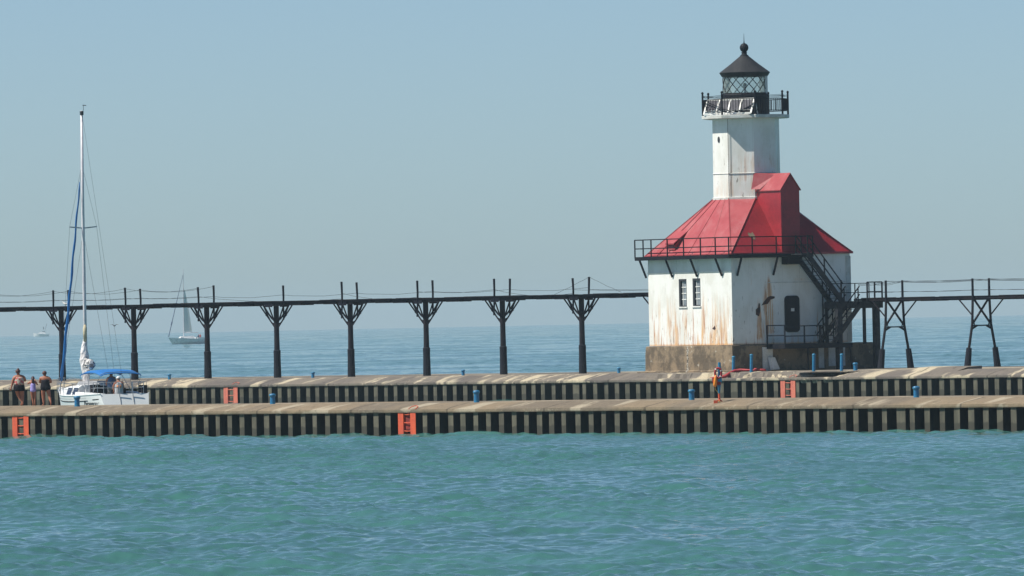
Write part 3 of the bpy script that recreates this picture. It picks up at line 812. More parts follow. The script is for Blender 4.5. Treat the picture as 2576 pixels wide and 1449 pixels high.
def make_column(with_posts=(True, True)):
    c = empty('column', (0, 0, 0), parent=None)
    b = MB(); b.lathe([(.165, DZ + 1.3), (.17, 3.0), (.155, 4.0), (.16, CZ - .2), (.22, CZ - .19), (.22, CZ - .1)], 12, (0, QC)); b.build('shaft', M['column_paint'], c)
    b = MB(); b.lathe([(.235, DZ - .45), (.225, DZ + .1), (.205, DZ + 1.0), (.215, DZ + 1.42), (.17, DZ + 1.46)], 12, (0, QC)); b.build('sleeve', M['sleeve'], c)
    b = MB()
    for s in (-1, 1):
        b.bar((s * 1.42, QC, CZ - .2), (s * .14, QC, CZ - 1.5), .06)           # outer strut along the pier
        b.tube([(s * 1.12, QC, CZ - .2), (s * .75, QC, CZ - .62), (s * .38, QC, CZ - .98), (s * .15, QC, CZ - 1.12)], .055, 6)
        b.tube([(s * 1.12, QC, CZ - .2), (s * .72, QC, CZ - .85), (s * .45, QC, CZ - 1.2), (s * .14, QC, CZ - 1.32)], .04, 6)
        b.bar((s * .62, QC, CZ - .92), (s * .92, QC, CZ - .78), .045)
        b.bar((0, QC + s * .6, CZ - .2), (0, QC + s * .12, CZ - 1.25), .06)
        b.bar((-.3, QC + s * .6, CZ - .26), (.3, QC + s * .6, CZ - .26), .08)
    b.box(-.35, .35, QC - .6, QC + .6, CZ - .24, CZ - .1)
    b.build('bracket', M['column_paint'], c)
    return c
def post(parent, s, h_, lean):
    b = MB(); b.tube([(-.06 + .03 * s, QC + s * .6, CZ - 1.05), (-.03, QC + s * .6, CZ - .3), (lean * .3, QC + s * .6, CZ + .3), (lean, QC + s * .6, CZ + h_)], [.045, .055, .06, .068], 6)
    return b.build('rail_post', M['column_paint'], parent)
proto = None
tops = []
for i, t in enumerate(ts_all):
    c = make_column() if proto is None else None
    if proto is None:
        proto = c; c.parent = cw
    else:
        c = proto.copy(); COL.objects.link(c); c.parent = cw
        for ch in proto.children:
            if ch.name.startswith('rail_post'): continue
            d = ch.copy(); COL.objects.link(d); d.parent = c
    c.location = (t, 0, 0)
    for s in (-1, 1):
        if i == 5 and s == -1: continue
        ln = prnd.uniform(-.07, .05); hh = .98 + prnd.uniform(-.04, .1); post(c, s, hh, ln); tops.append((i, s, t + ln, hh))
b = MB()
for s in (-1, 1):
    tp = [q for q in tops if q[1] == s]
    for k in range(len(tp) - 1):
        a_, c_ = tp[k], tp[k + 1]
        P0 = Vector((a_[2], QC + s * .6, CZ)); P1 = Vector((c_[2], QC + s * .6, CZ))
        if a_[0] <= 3:
            rope(b, P0 + Vector((0, 0, a_[3] - .06)), P1 + Vector((0, 0, c_[3] - .06)), .22)
            rope(b, P0 + Vector((0, 0, .42)), P1 + Vector((0, 0, .42)), .08)
        elif s == 1 or a_[0] % 2:
            rope(b, P0 + Vector((0, 0, .4)), P1 + Vector((0, 0, .42)), .12)
        else: rope(b, P0 + Vector((0, 0, .42)), P1 + Vector((0, 0, .1)), .25)
tl = tops[-1]; tm = tops[-2]
rope(b, (tl[2], QC + .6, CZ + tl[3]), (tl[2] - 2.9, QC + .6, CZ + .05), .03); rope(b, (tl[2], QC + .6, CZ + tl[3]), (tl[2] + 2.6, QC + .6, CZ + .1), .03)
rope(b, (tl[2], QC + .6, CZ + .3), (t_end, QC + .6, CZ + .22), .03)
rope(b, (tm[2], QC - .6, CZ + .3), (t_end, QC - .6, CZ + .15), .02)
b.build('guard_wire', M['black_iron'], cw)
MB().bar((t_end - .8, QC - .3, CZ - .2), (t_end + .2, QC - .3, CZ - 1.1), .06).build('end_brace', M['column_paint'], cw)

# right-hand catwalk
RP = Matrix.Translation(LH.location) @ Matrix.Rotation(R(-56.2), 4, 'Z') @ Matrix.Scale(1.02, 4)
c0 = RP @ Vector((5.2, 4.3, 0))
rel = Vector((c0.x, c0.y, 0)) - far_p.o
QR = rel.dot(QD); TR = rel.dot(ED)
CZ2 = 5.36; DZ2 = 1.66
cw2 = empty('catwalk', far_p.o, PIER_RZ); tag(cw2, 'straight catwalk on splayed cross-braced legs right of the lighthouse', 'catwalk')
dk = MB(); te = TR + 30
dk.box(TR - .6, te, QR - .6, QR + .6, CZ2 - .12, CZ2)
t = TR; i = 0
while t < te:
    dk.box(t, t + 1.1, QR - .55, QR + .55, CZ2 - .19 - .015 * (i % 2), CZ2 - .12); dk.box(t + .01, t + 1.48, QR - .64, QR + .64, CZ2 + .002, CZ2 + .02 + .03 * rr.random()); t += 1.5; i += 1
dk.build('deck', M['column_paint'], cw2)
tA = pt(far_p, 2250, 760, QR); tB = pt(far_p, 2468, 750, QR)
bents = [tA, tB, tB + (tB - tA), tB + 2 * (tB - tA)]
SP = 1.06
def make_bent():
    c = empty('trestle', (0, 0, 0))
    for s in (-1, 1):
        b = MB(); top_ = Vector((0, QR + s * .62 * SP, CZ2 + .98)); kn = Vector((0, QR + s * .70 * SP, CZ2 - 1.5)); ft = Vector((0, QR + s * .98 * SP, DZ2 + .85)); ft2 = Vector((0, QR + s * 1.15 * SP, DZ2 - .35))
        b.tube([top_, Vector((0, QR + s * .62 * SP, CZ2)), kn, ft], [.062, .068, .07, .075], 8); b.build('leg', M['column_paint'], c)
        b = MB(); b.tube([ft + (ft - ft2) * .02, ft2], [.155, .20], 10); b.build('footing', M['sleeve'], c)
    b = MB()
    b.bar((.05, QR - .62 * SP, CZ2 - .12), (.05, QR + .66 * SP, CZ2 - 1.55), .085); b.bar((-.05, QR + .62 * SP, CZ2 - .12), (-.05, QR - .66 * SP, CZ2 - 1.55), .085)
    b.bar((0, QR - .72 * SP, CZ2 - 1.6), (0, QR + .72 * SP, CZ2 - 1.6), .07)
    b.bar((0, QR - .74 * SP, CZ2 - 1.78), (0, QR - .35 * SP, CZ2 - 1.6), .09); b.bar((0, QR + .74 * SP, CZ2 - 1.78), (0, QR + .35 * SP, CZ2 - 1.6), .09)
    for s in (-1, 1):
        b.bar((s * 1.1, QR + s * .62, CZ2 - .15), (0, QR + s * .68 * SP, CZ2 - 1.05), .055); b.bar((0, QR + s * .68 * SP, CZ2 - 1.15), (0, QR + s * .5 * SP, CZ2 - 1.6), .04)
    b.build('cross_brace', M['column_paint'], c)
    return c
pb = None
for t in bents:
    if pb is None: c = make_bent(); pb = c
    else: c = copy_tree(pb)
    c.parent = cw2; c.location = (t, 0, 0)
b = MB()
pos = [TR - .2] + bents
for k in range(len(pos) - 1):
    for s in (-1, 1):
        h0 = .95 if k else .8
        for e in (0, .035):
            rope(b, (pos[k], QR + s * .64, CZ2 + h0 - e), (pos[k + 1], QR + s * .64, CZ2 + .93 - e), .05 + e); 
        rope(b, (pos[k], QR + s * .64, CZ2 + .36), (pos[k + 1], QR + s * .64, CZ2 + .36), .04)
b.build('guard_wire', M['black_iron'], cw2)

# ------------------------------------------------------------------ bollards, posts, ladders
def bollard(name, label, P, px, py, q, z, r, h_, group, cat='bollard', slim=False, tilt=0):
    t = pt(P, px, py, q); l = pw(P, t, q, z)
    if slim: prof = [(r, -.15), (r, h_ - .08), (r * 1.18, h_ - .07), (r * 1.18, h_ - .03), (r * 1.0, h_), (r * .5, h_ + .02)]
    else: prof = [(r * 1.12, -.1), (r * .96, .05), (r * .92, h_ * .6), (r * .98, h_ * .72), (r * 1.22, h_ * .8), (r * 1.26, h_ * .92), (r * 1.05, h_), (r * .4, h_ + .015)]
    b = MB(); b.lathe(prof, 16); o = b.build(name, M['blue_paint'], smooth=False); o.location = l; o.rotation_euler = (0, tilt, 0)
    tag(o, label, cat, group); return o
G1 = 'short blue bollards along the nearer pier'
for (px, py, q, lb, hh) in ((194, 1017, 1.5, 'short blue bollard in front of the moored sailboat hull', .42), (686, 1013, 1.7, 'short blue bollard on the nearer pier right of the far orange ladder', .42),
                            (1199, 1010, 1.7, 'short blue bollard near the middle of the nearer pier', .46), (1740, 1003, 1.5, 'short blue bollard left of the life ring station', .40), (2305, 987, 1.6, 'short blue bollard rightmost on the nearer pier', .42)):
    bollard('bollard', lb, near_p, px, py, q, 1.32, .115 if px != 194 else .12, hh, G1)
G2 = 'small blue bollards on the farther pier'
for (px, py, q, lb) in ((426, 950, 2.2, 'small blue bollard between the second and third catwalk columns'), (787, 949, 2.2, 'small blue bollard between the fourth and fifth catwalk columns'),
                        (1165, 943, 2.2, 'small blue bollard between the sixth and seventh catwalk columns'), (1557, 939, 2.4, 'small blue bollard just left of the lighthouse foundation'),
                        (2152, 927, 2.0, 'small blue bollard right of the lighthouse stairs')):
    bollard('bollard', lb, far_p, px, py, q, 1.475, .095 if px < 2000 else .115, .32 if px < 2000 else .40, G2, tilt=.05 if px < 1000 else 0)
G3 = 'tall thin blue posts in front of the lighthouse'
for (px, py, q, hh, lb) in ((1845, 934, 1.3, .86, 'tall blue post by the near corner of the foundation'), (1890, 935, 1.4, .95, 'tall blue post beside the red hose end'), (2047, 929, 1.5, .92, 'tall blue post above the gap in the pier cap'),
                            (2117, 928, 1.6, .90, 'tall blue post below the landing platform')):
    bollard('mooring_post', lb, far_p, px, py, q, 1.475, .085, hh, G3, 'post', True, tilt=.03)

def ladder(P, px0, px1, py, zc, label, group, hoop=1, om='orange_paint'):
    ta_, tb_ = pt(P, px0, py, -.03), pt(P, px1, py, -.03); W_ = tb_ - ta_
    root = empty('ladder', pw(P, ta_, 0, 0), PIER_RZ); tag(root, label, 'ladder', group)
    f = W_ * .30; z0_, z1_ = -.12, zc + .0
    for s in (0, 1):
        u0 = 0 if s == 0 else W_ - f
        b = MB(); b.box(u0, u0 + f, -.045, -.018, z0_ + .05, z1_); b.box(u0 if s else u0 + f - .03, u0 + .03 if s else u0 + f, -.018, .22, z0_ + .05, z1_)
        b.build('side_rail', M[om], root)
    MB().box(f, W_ - f, .05, .09, z0_ + .35, z1_ - .02).build('back_plate', M['orange_dark'], root)
    for zz in (.18, .52, .86):
        b = MB(); b.tube([(f - .01, .0, zz), (W_ / 2, -.02, zz - .015), (W_ - f + .01, .0, zz)], .022, 6); b.build('rung', M[om], root)
    if hoop:
        b = MB(); x0_ = W_ * .62
        b.tube([(x0_, -.05, z1_ - .05), (x0_, -.03, z1_ + .15), (x0_ + .06, .10, z1_ + .23), (x0_ + .2, .2, z1_ + .26), (W_, .12, z1_ + .22), (W_ - .02, -.04, z1_ + .12)], .018, 6)
        b.build('grab_handle', M[om], root)
    return root
GL = 'orange ladders on the pier walls'
ladder(near_p, 31.5, 72, 1060, .95, 'orange ladder below the three walkers at the left end of the nearer pier', GL, 0)
ladder(near_p, 1002, 1046, 1060, .95, 'orange ladder at the middle of the nearer pier wall', GL)
ladder(far_p, 563, 598, 990, 1.02, 'faded orange ladder on the farther pier wall near the sailboat', GL, 1, 'orange_faded')
ladder(far_p, 1964, 2001, 975, 1.02, 'orange ladder on the farther pier wall below the lighthouse door', GL, 1, 'orange_faded')

# life ring station
tL = pt(near_p, 1808, 1018, .75); lz = 1.20
ls = empty('life_ring_station', pw(near_p, tL, .75, lz), 0)
tag(ls, 'blue post holding a red life ring and orange float on the nearer pier', 'rescue station')
M['orange_float'] = mat('orange_float', (.85, .28, .02), (.75, .2, .02), 5, rough=.5)
M['yellow_rope'] = mat('yellow_rope', (.75, .5, .05), rough=.7)
b = MB(); b.tube([(.02, 0, .35), (.03, 0, .7), (.06, 0, 1.0), (.06, 0, 1.60)], [.035, .075, .07, .055], 10); b.build('post', M['blue_paint'], ls)
b = MB(); b.tube([(.02, 0, .36), (.03, 0, .2), (.04, 0, 0.02)], [.04, .045, .03], 8)
for a in (0, 1.6, 3.1, 4.7): b.tube([(.03, 0, .14), (.03 + .2 * math.cos(a), .2 * math.sin(a), -.03)], .022, 6)
b.build('foot', M['orange_paint'], ls)
b = MB(); b.tube([(.0 + .125 * math.cos(a), -.10, 1.17 + .20 * math.sin(a)) for a in np.linspace(0, 6.283, 21)[:-1]], .045, 8, closed=True)
ring = b.build('life_ring', M['red_paint'], ls, smooth=True)
b = MB()
for a in (.5, 2.3, 3.8, 5.6): b.tube([(.125 * math.cos(a + d), -.10, 1.17 + .20 * math.sin(a + d)) for d in (-.1, .1)], .049, 8)
b.build('white_band', M['white_trim'], ring)
b = MB(); b.tube([(-.10, -.16, 1.10), (-.11, -.16, .98), (-.13, -.16, .72), (-.15, -.16, .63)], [.03, .06, .08, .045], 10); b.build('rescue_float', M['orange_float'], ls, smooth=True)
b = MB(); b.box(-.02, .14, -.13, .06, .83, .98); b.build('bracket', M['blue_paint'], ls)
b = MB(); b.box(-.24, .10, -.08, -.02, .80, 1.0); b.box(-.05, .10, -.1, 0, .7, .82); b.build('holder', M['red_paint'], ls)
b = MB(); b.tube([(-.13, -.16, .64), (-.12, -.14, .52), (-.05, -.1, .45), (.0, -.05, .35)], .01, 5)
b.tube([(.0 + (.06 + .005 * (k % 2)) * math.cos(k * .9), -.22 + k * .004, -.02 + .1 * math.sin(k * .9)) for k in range(22)], .012, 5); b.build('rope', M['yellow_rope'], ls)
b = MB(); b.box(-.20, -.05, -.26, -.1, -.12, .10); b.build('rope_box', M['orange_paint'], ls)

# red fabric hose lying over the farther pier
b = MB(); pts = []
for (px, q, z, r) in ((1787, .05, 1.16, .05), (1806, .15, 1.19, .08), (1824, .3, 1.25, .09), (1836, .8, 1.40, .085), (1848, 1.25, 1.53, .08), (1862, 1.5, 1.58, .075), (1880, 1.6, 1.57, .05), (1896, 1.7, 1.56, .045), (1899, 1.7, 1.59, .08), (1912, 1.8, 1.58, .06), (1926, 1.9, 1.56, .05)):
    pts.append((pw(far_p, pt(far_p, px, 945, q), q, z), r))
b.tube([p_[0] for p_ in pts], [p_[1] * 1.05 for p_ in pts], 8)
tag(b.build('hose', M['red_paint'], None, smooth=True), 'long red fabric hose draped over the broken pier edge', 'hose')

# ------------------------------------------------------------------ people
M['skin'] = mat('tanned_skin', (.40, .155, .085), (.33, .12, .07), 6, rough=.55, fine=.05)
M['hair_auburn'] = mat('auburn_hair', (.10, .035, .03), (.06, .025, .025), 12, rough=.6)
M['hair_dark'] = mat('dark_hair', (.055, .025, .03), rough=.6)
M['black_cloth'] = mat('black_cloth', (.006, .006, .010), (.012, .012, .018), 6, rough=.8, spec=.15)
M['lavender'] = mat('lavender_cloth', (.38, .33, .72), (.32, .28, .62), 6, rough=.7)
M['floral'] = mat('floral_cloth', (.55, .50, .40), (.50, .10, .10), 11, rough=.8, th=(.46, .54))
M['blue_shirt'] = mat('blue_shirt', (.10, .17, .32), (.08, .14, .27), 5, rough=.8)
M['grey_cloth'] = mat('grey_cloth', (.42, .43, .45), (.34, .35, .37), 5, rough=.8)
M['olive_cloth'] = mat('olive_cloth', (.16, .18, .15), rough=.8)
M['white_cloth'] = mat('white_cloth', (.8, .8, .8), (.7, .7, .72), 5, rough=.8)
M['orange_cloth'] = mat('orange_cloth', (.75, .30, .12), rough=.8)
M['eye'] = mat('eye', (.05, .03, .02), rough=.2)

def skin_mesh(name, nodes, edges, mt, parent, root='pelvis'):
    names = list(nodes); ix = {k: i for i, k in enumerate(names)}
    me = bpy.data.meshes.new(name); me.from_pydata([nodes[k][0] for k in names], [(ix[a], ix[b]) for a, b in edges], []); me.update()
    o = bpy.data.objects.new(name + '_tmp', me); COL.objects.link(o)
    sk = o.modifiers.new('skin', 'SKIN'); sk.use_smooth_shade = True
    if not me.skin_vertices: me.skin_vertices.new()
    for k in names:
        r = nodes[k][1]; r = r if isinstance(r, tuple) else (r, r)
        v = me.skin_vertices[0].data[ix[k]]; v.radius = r; v.use_root = (k == root)
    ss = o.modifiers.new('sub', 'SUBSURF'); ss.levels = 1; ss.render_levels = 1
    dg = bpy.context.evaluated_depsgraph_get(); m2 = bpy.data.meshes.new_from_object(o.evaluated_get(dg))
    bpy.data.objects.remove(o)
    m2.name = name; m2.materials.clear(); m2.materials.append(mt)
    m2.polygons.foreach_set('use_smooth', [True] * len(m2.polygons))
    ob = bpy.data.objects.new(name, m2); COL.objects.link(ob)
    if parent: ob.parent = parent
    return ob

def body(root, Hh, pose, wd=1.0, mt=None, name='body'):
    """pose: joint -> (x right, y forward, z up) as fractions of the height"""
    J = dict(pelvis=(0, 0, .52), waist=(0, .0, .60), chest=(0, 0, .72), upchest=(0, 0, .79), neck=(0, .0, .845), skull=(0, .01, .90), crown=(0, .012, .965), nose=(0, .075, .915),
             ls=(-.105, 0, .80), rs=(.105, 0, .80), le=(-.14, 0, .63), re=(.14, 0, .63), lw=(-.15, .03, .49), rw=(.15, .03, .49),
             lh=(-.055, 0, .50), rh=(.055, 0, .50), lk=(-.06, .01, .28), rk=(.06, .01, .28), la=(-.06, 0, .045), ra=(.06, 0, .045), lt=(-.07, .085, .015), rt=(.07, .085, .015))
    J.update(pose); h = Hh
    V = {k: Vector(v) * h for k, v in J.items()}
    rad = dict(pelvis=(.088 * wd, .07 * wd), waist=(.078 * wd, .06 * wd), chest=(.082 * wd, .06 * wd), upchest=(.075 * wd, .05 * wd), neck=.032, skull=.046, crown=.048, nose=.009,
               ls=.038 * wd, rs=.038 * wd, le=.025 * wd, re=.025 * wd, lw=.016, rw=.016, lh=.060 * wd, rh=.060 * wd, lk=.036 * wd, rk=.036 * wd, la=.021, ra=.021, lt=.018, rt=.018)
    nodes = {k: (tuple(V[k]), tuple(x * h for x in rad[k]) if isinstance(rad[k], tuple) else rad[k] * h) for k in J if k != 'nose'}
    edges = [('pelvis', 'waist'), ('waist', 'chest'), ('chest', 'upchest'), ('upchest', 'neck'), ('neck', 'skull'), ('skull', 'crown'),
             ('upchest', 'ls'), ('ls', 'le'), ('le', 'lw'), ('upchest', 'rs'), ('rs', 're'), ('re', 'rw'),
             ('pelvis', 'lh'), ('lh', 'lk'), ('lk', 'la'), ('la', 'lt'), ('pelvis', 'rh'), ('rh', 'rk'), ('rk', 'ra'), ('ra', 'rt')]
    for s in 'lr':      # calf swell, thigh swell, hand with five fingers
        sg = -1 if s == 'l' else 1
        k, a = V[s + 'k'], V[s + 'a']; nodes[s + 'calf'] = (tuple(k.lerp(a, .3)), .034 * wd * h)
        edges.remove((s + 'k', s + 'a')); edges += [(s + 'k', s + 'calf'), (s + 'calf', s + 'a')]
        wv, ev_ = V[s + 'w'], V[s + 'e']; d = (wv - ev_).normalized(); side = d.cross(Vector((0, 1, 0)))
        if side.length < .1: side = Vector((1, 0, 0))
        side.normalize(); nrm_ = side.cross(d)
        palm = wv + d * .035 * h; nodes[s + 'palm'] = (tuple(palm), (.022 * h, .011 * h)); edges.append((s + 'w', s + 'palm'))
        for i, (off, ln) in enumerate(((-.018, .040), (-.006, .047), (.006, .044), (.018, .036))):
            b0 = palm + side * off * h + d * .018 * h; b1 = b0 + (d * .85 + nrm_ * .3).normalized() * ln * .55 * h; b2 = b1 + (d * .5 + nrm_ * .8).normalized() * ln * .45 * h
            for q, (pp_, rr_) in enumerate(((b0, .0065), (b1, .0058), (b2, .005))): nodes[f'{s}f{i}{q}'] = (tuple(pp_), rr_ * h)
            edges += [(s + 'palm', f'{s}f{i}0'), (f'{s}f{i}0', f'{s}f{i}1'), (f'{s}f{i}1', f'{s}f{i}2')]
        t0 = palm - d * .012 * h - side * .022 * h; t1 = t0 + (d * .8 - side * .6).normalized() * .026 * h
        nodes[s + 'th0'] = (tuple(t0), .0075 * h); nodes[s + 'th1'] = (tuple(t1), .006 * h); edges += [(s + 'palm', s + 'th0'), (s + 'th0', s + 'th1')]
    fw = (Vector(J['nose']) - Vector(J['crown'])); fw.z = 0; fw.normalize()
    c = (V['skull'] + V['crown']) / 2
    nb = c + fw * .044 * h; nodes['nose'] = (tuple(nb + fw * .012 * h), .008 * h); nodes['chin'] = (tuple(V['skull'] + fw * .026 * h - Vector((0, 0, .02 * h))), .022 * h)
    edges += [('crown', 'nose'), ('skull', 'chin')]
    o = skin_mesh(name, nodes, edges, mt or M['skin'], root)
    sd2 = Vector((-fw.y, fw.x, 0)); e = MB()
    for s in (-1, 1):
        q = c + fw * .045 * h + sd2 * s * .018 * h + Vector((0, 0, .004 * h)); e.lathe([(.001, q.z - .006 * h), (.006 * h, q.z), (.001, q.z + .006 * h)], 6, (q.x, q.y))
    e.build('eyes', M['eye'], o)
    er = MB()
    for s in (-1, 1):
        q = c + sd2 * s * .049 * h; er.tube([q - Vector((0, 0, .018 * h)), q + sd2 * s * .006 * h, q + Vector((0, 0, .014 * h))], [.006 * h, .011 * h, .006 * h], 6)
    er.build('ears', mt or M['skin'], o)
    return o, V, c, fw
def shell(name, rings, mt, parent, n=18):
    """rings: (cx, cy, z, rx, ry)"""
    b = MB(); b.loft([[(cx + rx * math.cos(a), cy + ry * math.sin(a), z + dz * math.cos(a)) for a in [6.2832 * j / n for j in range(n)]] for (cx, cy, z, rx, ry, dz) in rings], cap=True)
    return b.build(name, mt, parent, smooth=True)
def head_hair(name, c, h, mt, parent, fw, down=0.0, bun=False, r=.058):
    b = MB(); prof = []
    n = 16; rings = []
    for i, t in enumerate(np.linspace(-.75, 1.45, 9)):
        z = math.sin(t) * .064 * h; rr_ = math.cos(t) * r * h
        off = -fw * (.012 * h)
        rings.append([(c.x + off.x + rr_ * math.cos(a), c.y + off.y + rr_ * math.sin(a) * 1.0, c.z + .008 * h + z) for a in [6.2832 * j / n for j in range(n)]])
    b.loft(rings)
    if down:
        q = c - fw * .035 * h
        b.tube([q + Vector((0, 0, .03 * h)), q - fw * .02 * h - Vector((0, 0, .04 * h)), q - fw * .022 * h - Vector((0, 0, .04 * h + down * .5)), q - fw * .01 * h - Vector((0, 0, .04 * h + down))], [.04 * h, .048 * h, .044 * h, .02 * h], 10)
    if bun: b.tube([c + Vector((0, 0, .055 * h)) - fw * .02 * h, c + Vector((0, 0, .085 * h)) - fw * .03 * h], [.03 * h, .022 * h], 10)
    return b.build(name, mt, parent, smooth=True)

zp = 1.33
# woman in floral top
q1 = pw(near_p, pt(near_p, 49, 1016, 2.2), 2.2, zp); Hh = 1.62
p1 = empty('person', q1, R(10)); tag(p1, 'person in a floral tank top and black shorts walking left, leftmost of three', 'person', 'people walking on the pier')
bo, V, c, fw = body(p1, Hh, dict(ls=(-.115, 0, .79), rs=(.12, 0, .79), le=(-.15, .0, .64), lw=(-.185, .03, .50), re=(.155, .04, .66), rw=(.10, .13, .74),
    lh=(-.06, 0, .49), lk=(-.02, .06, .30), la=(.07, -.02, .10), lt=(.03, .03, .03), rh=(.06, 0, .49), rk=(.075, .02, .27), ra=(.075, -.03, .05), rt=(.05, .05, .015),
    neck=(-.015, 0, .845), skull=(-.025, .01, .90), crown=(-.025, .012, .96), nose=(-.05, .08, .915)), 1.28)
h = Hh
shell('tank_top', [(0, 0, .575 * h, .128 * h, .095 * h, 0), (0, 0, .62 * h, .122 * h, .09 * h, 0), (0, 0, .70 * h, .118 * h, .09 * h, 0), (.0, 0, .76 * h, .112 * h, .082 * h, 0), (.0, 0, .785 * h, .085 * h, .07 * h, 0)], M['floral'], p1)
shell('shorts', [(0.01, 0, .405 * h, .135 * h, .105 * h, 0), (0, 0, .45 * h, .138 * h, .11 * h, 0), (0, 0, .52 * h, .135 * h, .105 * h, 0), (0, 0, .585 * h, .122 * h, .092 * h, 0)], M['black_cloth'], p1)
head_hair('hair', c, h, M['hair_auburn'], p1, fw, bun=True)
b = MB(); b.lathe([(.03, -.07), (.036, .0), (.036, .05), (.03, .06)], 10); cup = b.build('drink_cup', M['blue_paint']); cup.location = q1 + Matrix.Rotation(R(10), 3, 'Z') @ Vector((.125 * h, .16 * h, .765 * h)) 
tag(cup, 'small blue cup held up by the person in the floral top', 'cup')
p1.scale = (1.13, 1.05, 1)
# girl
q2 = pw(near_p, pt(near_p, 84, 1016, 2.0), 2.0, zp); Hh = h = 1.30
p2 = empty('person', q2, R(0)); tag(p2, 'child with long dark hair in a lavender swimsuit, middle of three on the pier', 'person', 'people walking on the pier')
bo, V, c, fw = body(p2, Hh, dict(ls=(-.095, 0, .80), rs=(.095, 0, .80), le=(-.19, .05, .74), lw=(-.08, .11, .84), re=(.15, .06, .70), rw=(.07, .12, .84), crown=(.0, .012, .955), nose=(0, .08, .91),
    lh=(-.05, 0, .5), rh=(.05, 0, .5), lk=(-.03, .02, .28), rk=(.05, .02, .28), la=(0, 0, .045), ra=(.05, 0, .045), lt=(-.03, .07, .015), rt=(.06, .07, .015)), 1.03)
shell('swimsuit', [(0, 0, .465 * h, .06 * h, .06 * h, 0), (0, 0, .50 * h, .102 * h, .085 * h, 0), (0, 0, .55 * h, .10 * h, .082 * h, 0), (0, 0, .62 * h, .088 * h, .07 * h, 0), (0, 0, .70 * h, .092 * h, .072 * h, 0), (0, 0, .765 * h, .085 * h, .065 * h, 0)], M['lavender'], p2)
head_hair('hair', c, h, M['hair_dark'], p2, fw, down=.22)
# woman in black swimsuit
q3 = pw(near_p, pt(near_p, 115, 1016, 2.3), 2.3, zp); Hh = h = 1.53
p3 = empty('person', q3, R(-4)); tag(p3, 'person in a black one-piece swimsuit striding with folded arms, nearest the sailboat', 'person', 'people walking on the pier')
bo, V, c, fw = body(p3, Hh, dict(ls=(-.115, 0, .79), rs=(.115, 0, .79), le=(-.155, .05, .66), lw=(-.05, .13, .68), re=(.15, .05, .66), rw=(.04, .14, .67), neck=(-.01, 0, .845), skull=(-.02, .01, .895), crown=(-.025, .012, .955), nose=(-.07, .07, .91),
    lh=(-.06, 0, .5), lk=(-.065, .02, .27), la=(-.05, 0, .045), lt=(-.1, .06, .015), rh=(.065, 0, .49), rk=(.10, -.02, .28), ra=(.15, -.10, .075), rt=(.13, -.04, .02)), 1.2)
shell('swimsuit', [(0.0, 0, .43 * h, .07 * h, .07 * h, 0), (0.01, 0, .47 * h, .132 * h, .11 * h, 0), (0.01, 0, .53 * h, .14 * h, .112 * h, 0), (0, 0, .60 * h, .118 * h, .09 * h, 0), (0, 0, .68 * h, .106 * h, .082 * h, 0), (0, 0, .74 * h, .104 * h, .076 * h, 0)], M['black_cloth'], p3)
head_hair('hair', c, h, M['hair_auburn'], p3, fw, bun=False)

p3.scale = (1.10, 1.05, 1)
# ------------------------------------------------------------------ sailboat in the channel
M['gelcoat'] = mat('white_gelcoat', (.80, .81, .80), (.74, .75, .74), 1, rough=.3, fine=.02)
M['gel_grey'] = mat('grey_gelcoat', (.45, .46, .48), rough=.4)
M['dark_glass'] = mat('tinted_window', (.02, .025, .05), rough=.15)
M['mast_alu'] = mat('painted_mast', (.66, .64, .66), (.58, .56, .60), 3, rough=.4)
M['canvas_blue'] = mat('blue_canvas', (.006, .13, .40), (.009, .15, .44), 3, rough=.75)
M['sail_white'] = mat('white_sailcloth', (.78, .76, .76), (.55, .52, .52), 4, rough=.75, bump=.6)
M['steel'] = mat('stainless', (.35, .36, .38), rough=.3, metal=.6)
HD = R(21.7)
bl = at(233, 1057, 440)
SB = empty('sailboat', (bl.x, bl.y, 0), math.atan2(math.cos(HD), -math.sin(HD)))
tag(SB, 'white sailboat with a blue bimini and lowered mainsail motoring in the channel', 'sailboat')
LB = 5.0
def sheer(x): u = (x + LB) / (2 * LB); return 1.28 + .06 * (1 - u) ** 2 - .08 * math.sin(u * math.pi) + .34 * u ** 3
def beam(x): u = (x + LB) / (2 * LB); return max(.03, 1.28 * (1 - max(0, (u - .38) / .62) ** 2.1) + .38 * math.sin(min(u / .75, 1) * math.pi) * .95)
def hb(x, z):
    s_ = sheer(x); k = max(0, min(1, (z + .35) / (s_ + .35))); return beam(x) * (.55 + .45 * k ** .5)
hull = MB(); rings = []
xs = np.linspace(-LB, LB, 26)
for x in xs:
    s_ = sheer(x); zs_ = [-.35, -.1, .15, .45, .75, 1.0, s_ - .06, s_]
    rake = lambda z: (z / 1.5) * .45 if x > LB - .01 else 0
    def xr(z):   # raked bow and reverse transom
        u = (x + LB) / (2 * LB); return x + (z - 1.3) * .28 * max(0, (u - .6) / .4) - (1.25 - z) * .55 * max(0, (.12 - u) / .12)
    left = [(xr(z), hb(x, z), z) for z in zs_]; right = [(xr(z), -hb(x, z), z) for z in reversed(zs_)]
    rings.append(left + right)
hull.loft(rings, cap=True, closed=True)
ho = hull.build('hull', M['gelcoat'], SB, smooth=False)
b = MB()
for s in (1, -1): # toe rail + rub line
    b.tube([(x, s * (beam(x) + .005), sheer(x) + .02) for x in xs], .025, 6)
b.build('toe_rail', M['gelcoat'], ho)
b = MB()
def stripe(b, x0, x1, z0f, th, n=20):
    vs = []
    for i in range(n + 1):
        x = x0 + (x1 - x0) * i / n; z = z0f(x); vs += [(x + .0, hb(x, z) + .012, z), (x, hb(x, z + th) + .012, z + th)]
    b.add(vs, [(2 * i, 2 * i + 2, 2 * i + 3, 2 * i + 1) for i in range(n)])
stripe(b, -3.5, 4.75, lambda x: sheer(x) - .30, .045); stripe(b, -4.75, -4.05, lambda x: sheer(x) - .27, .05)
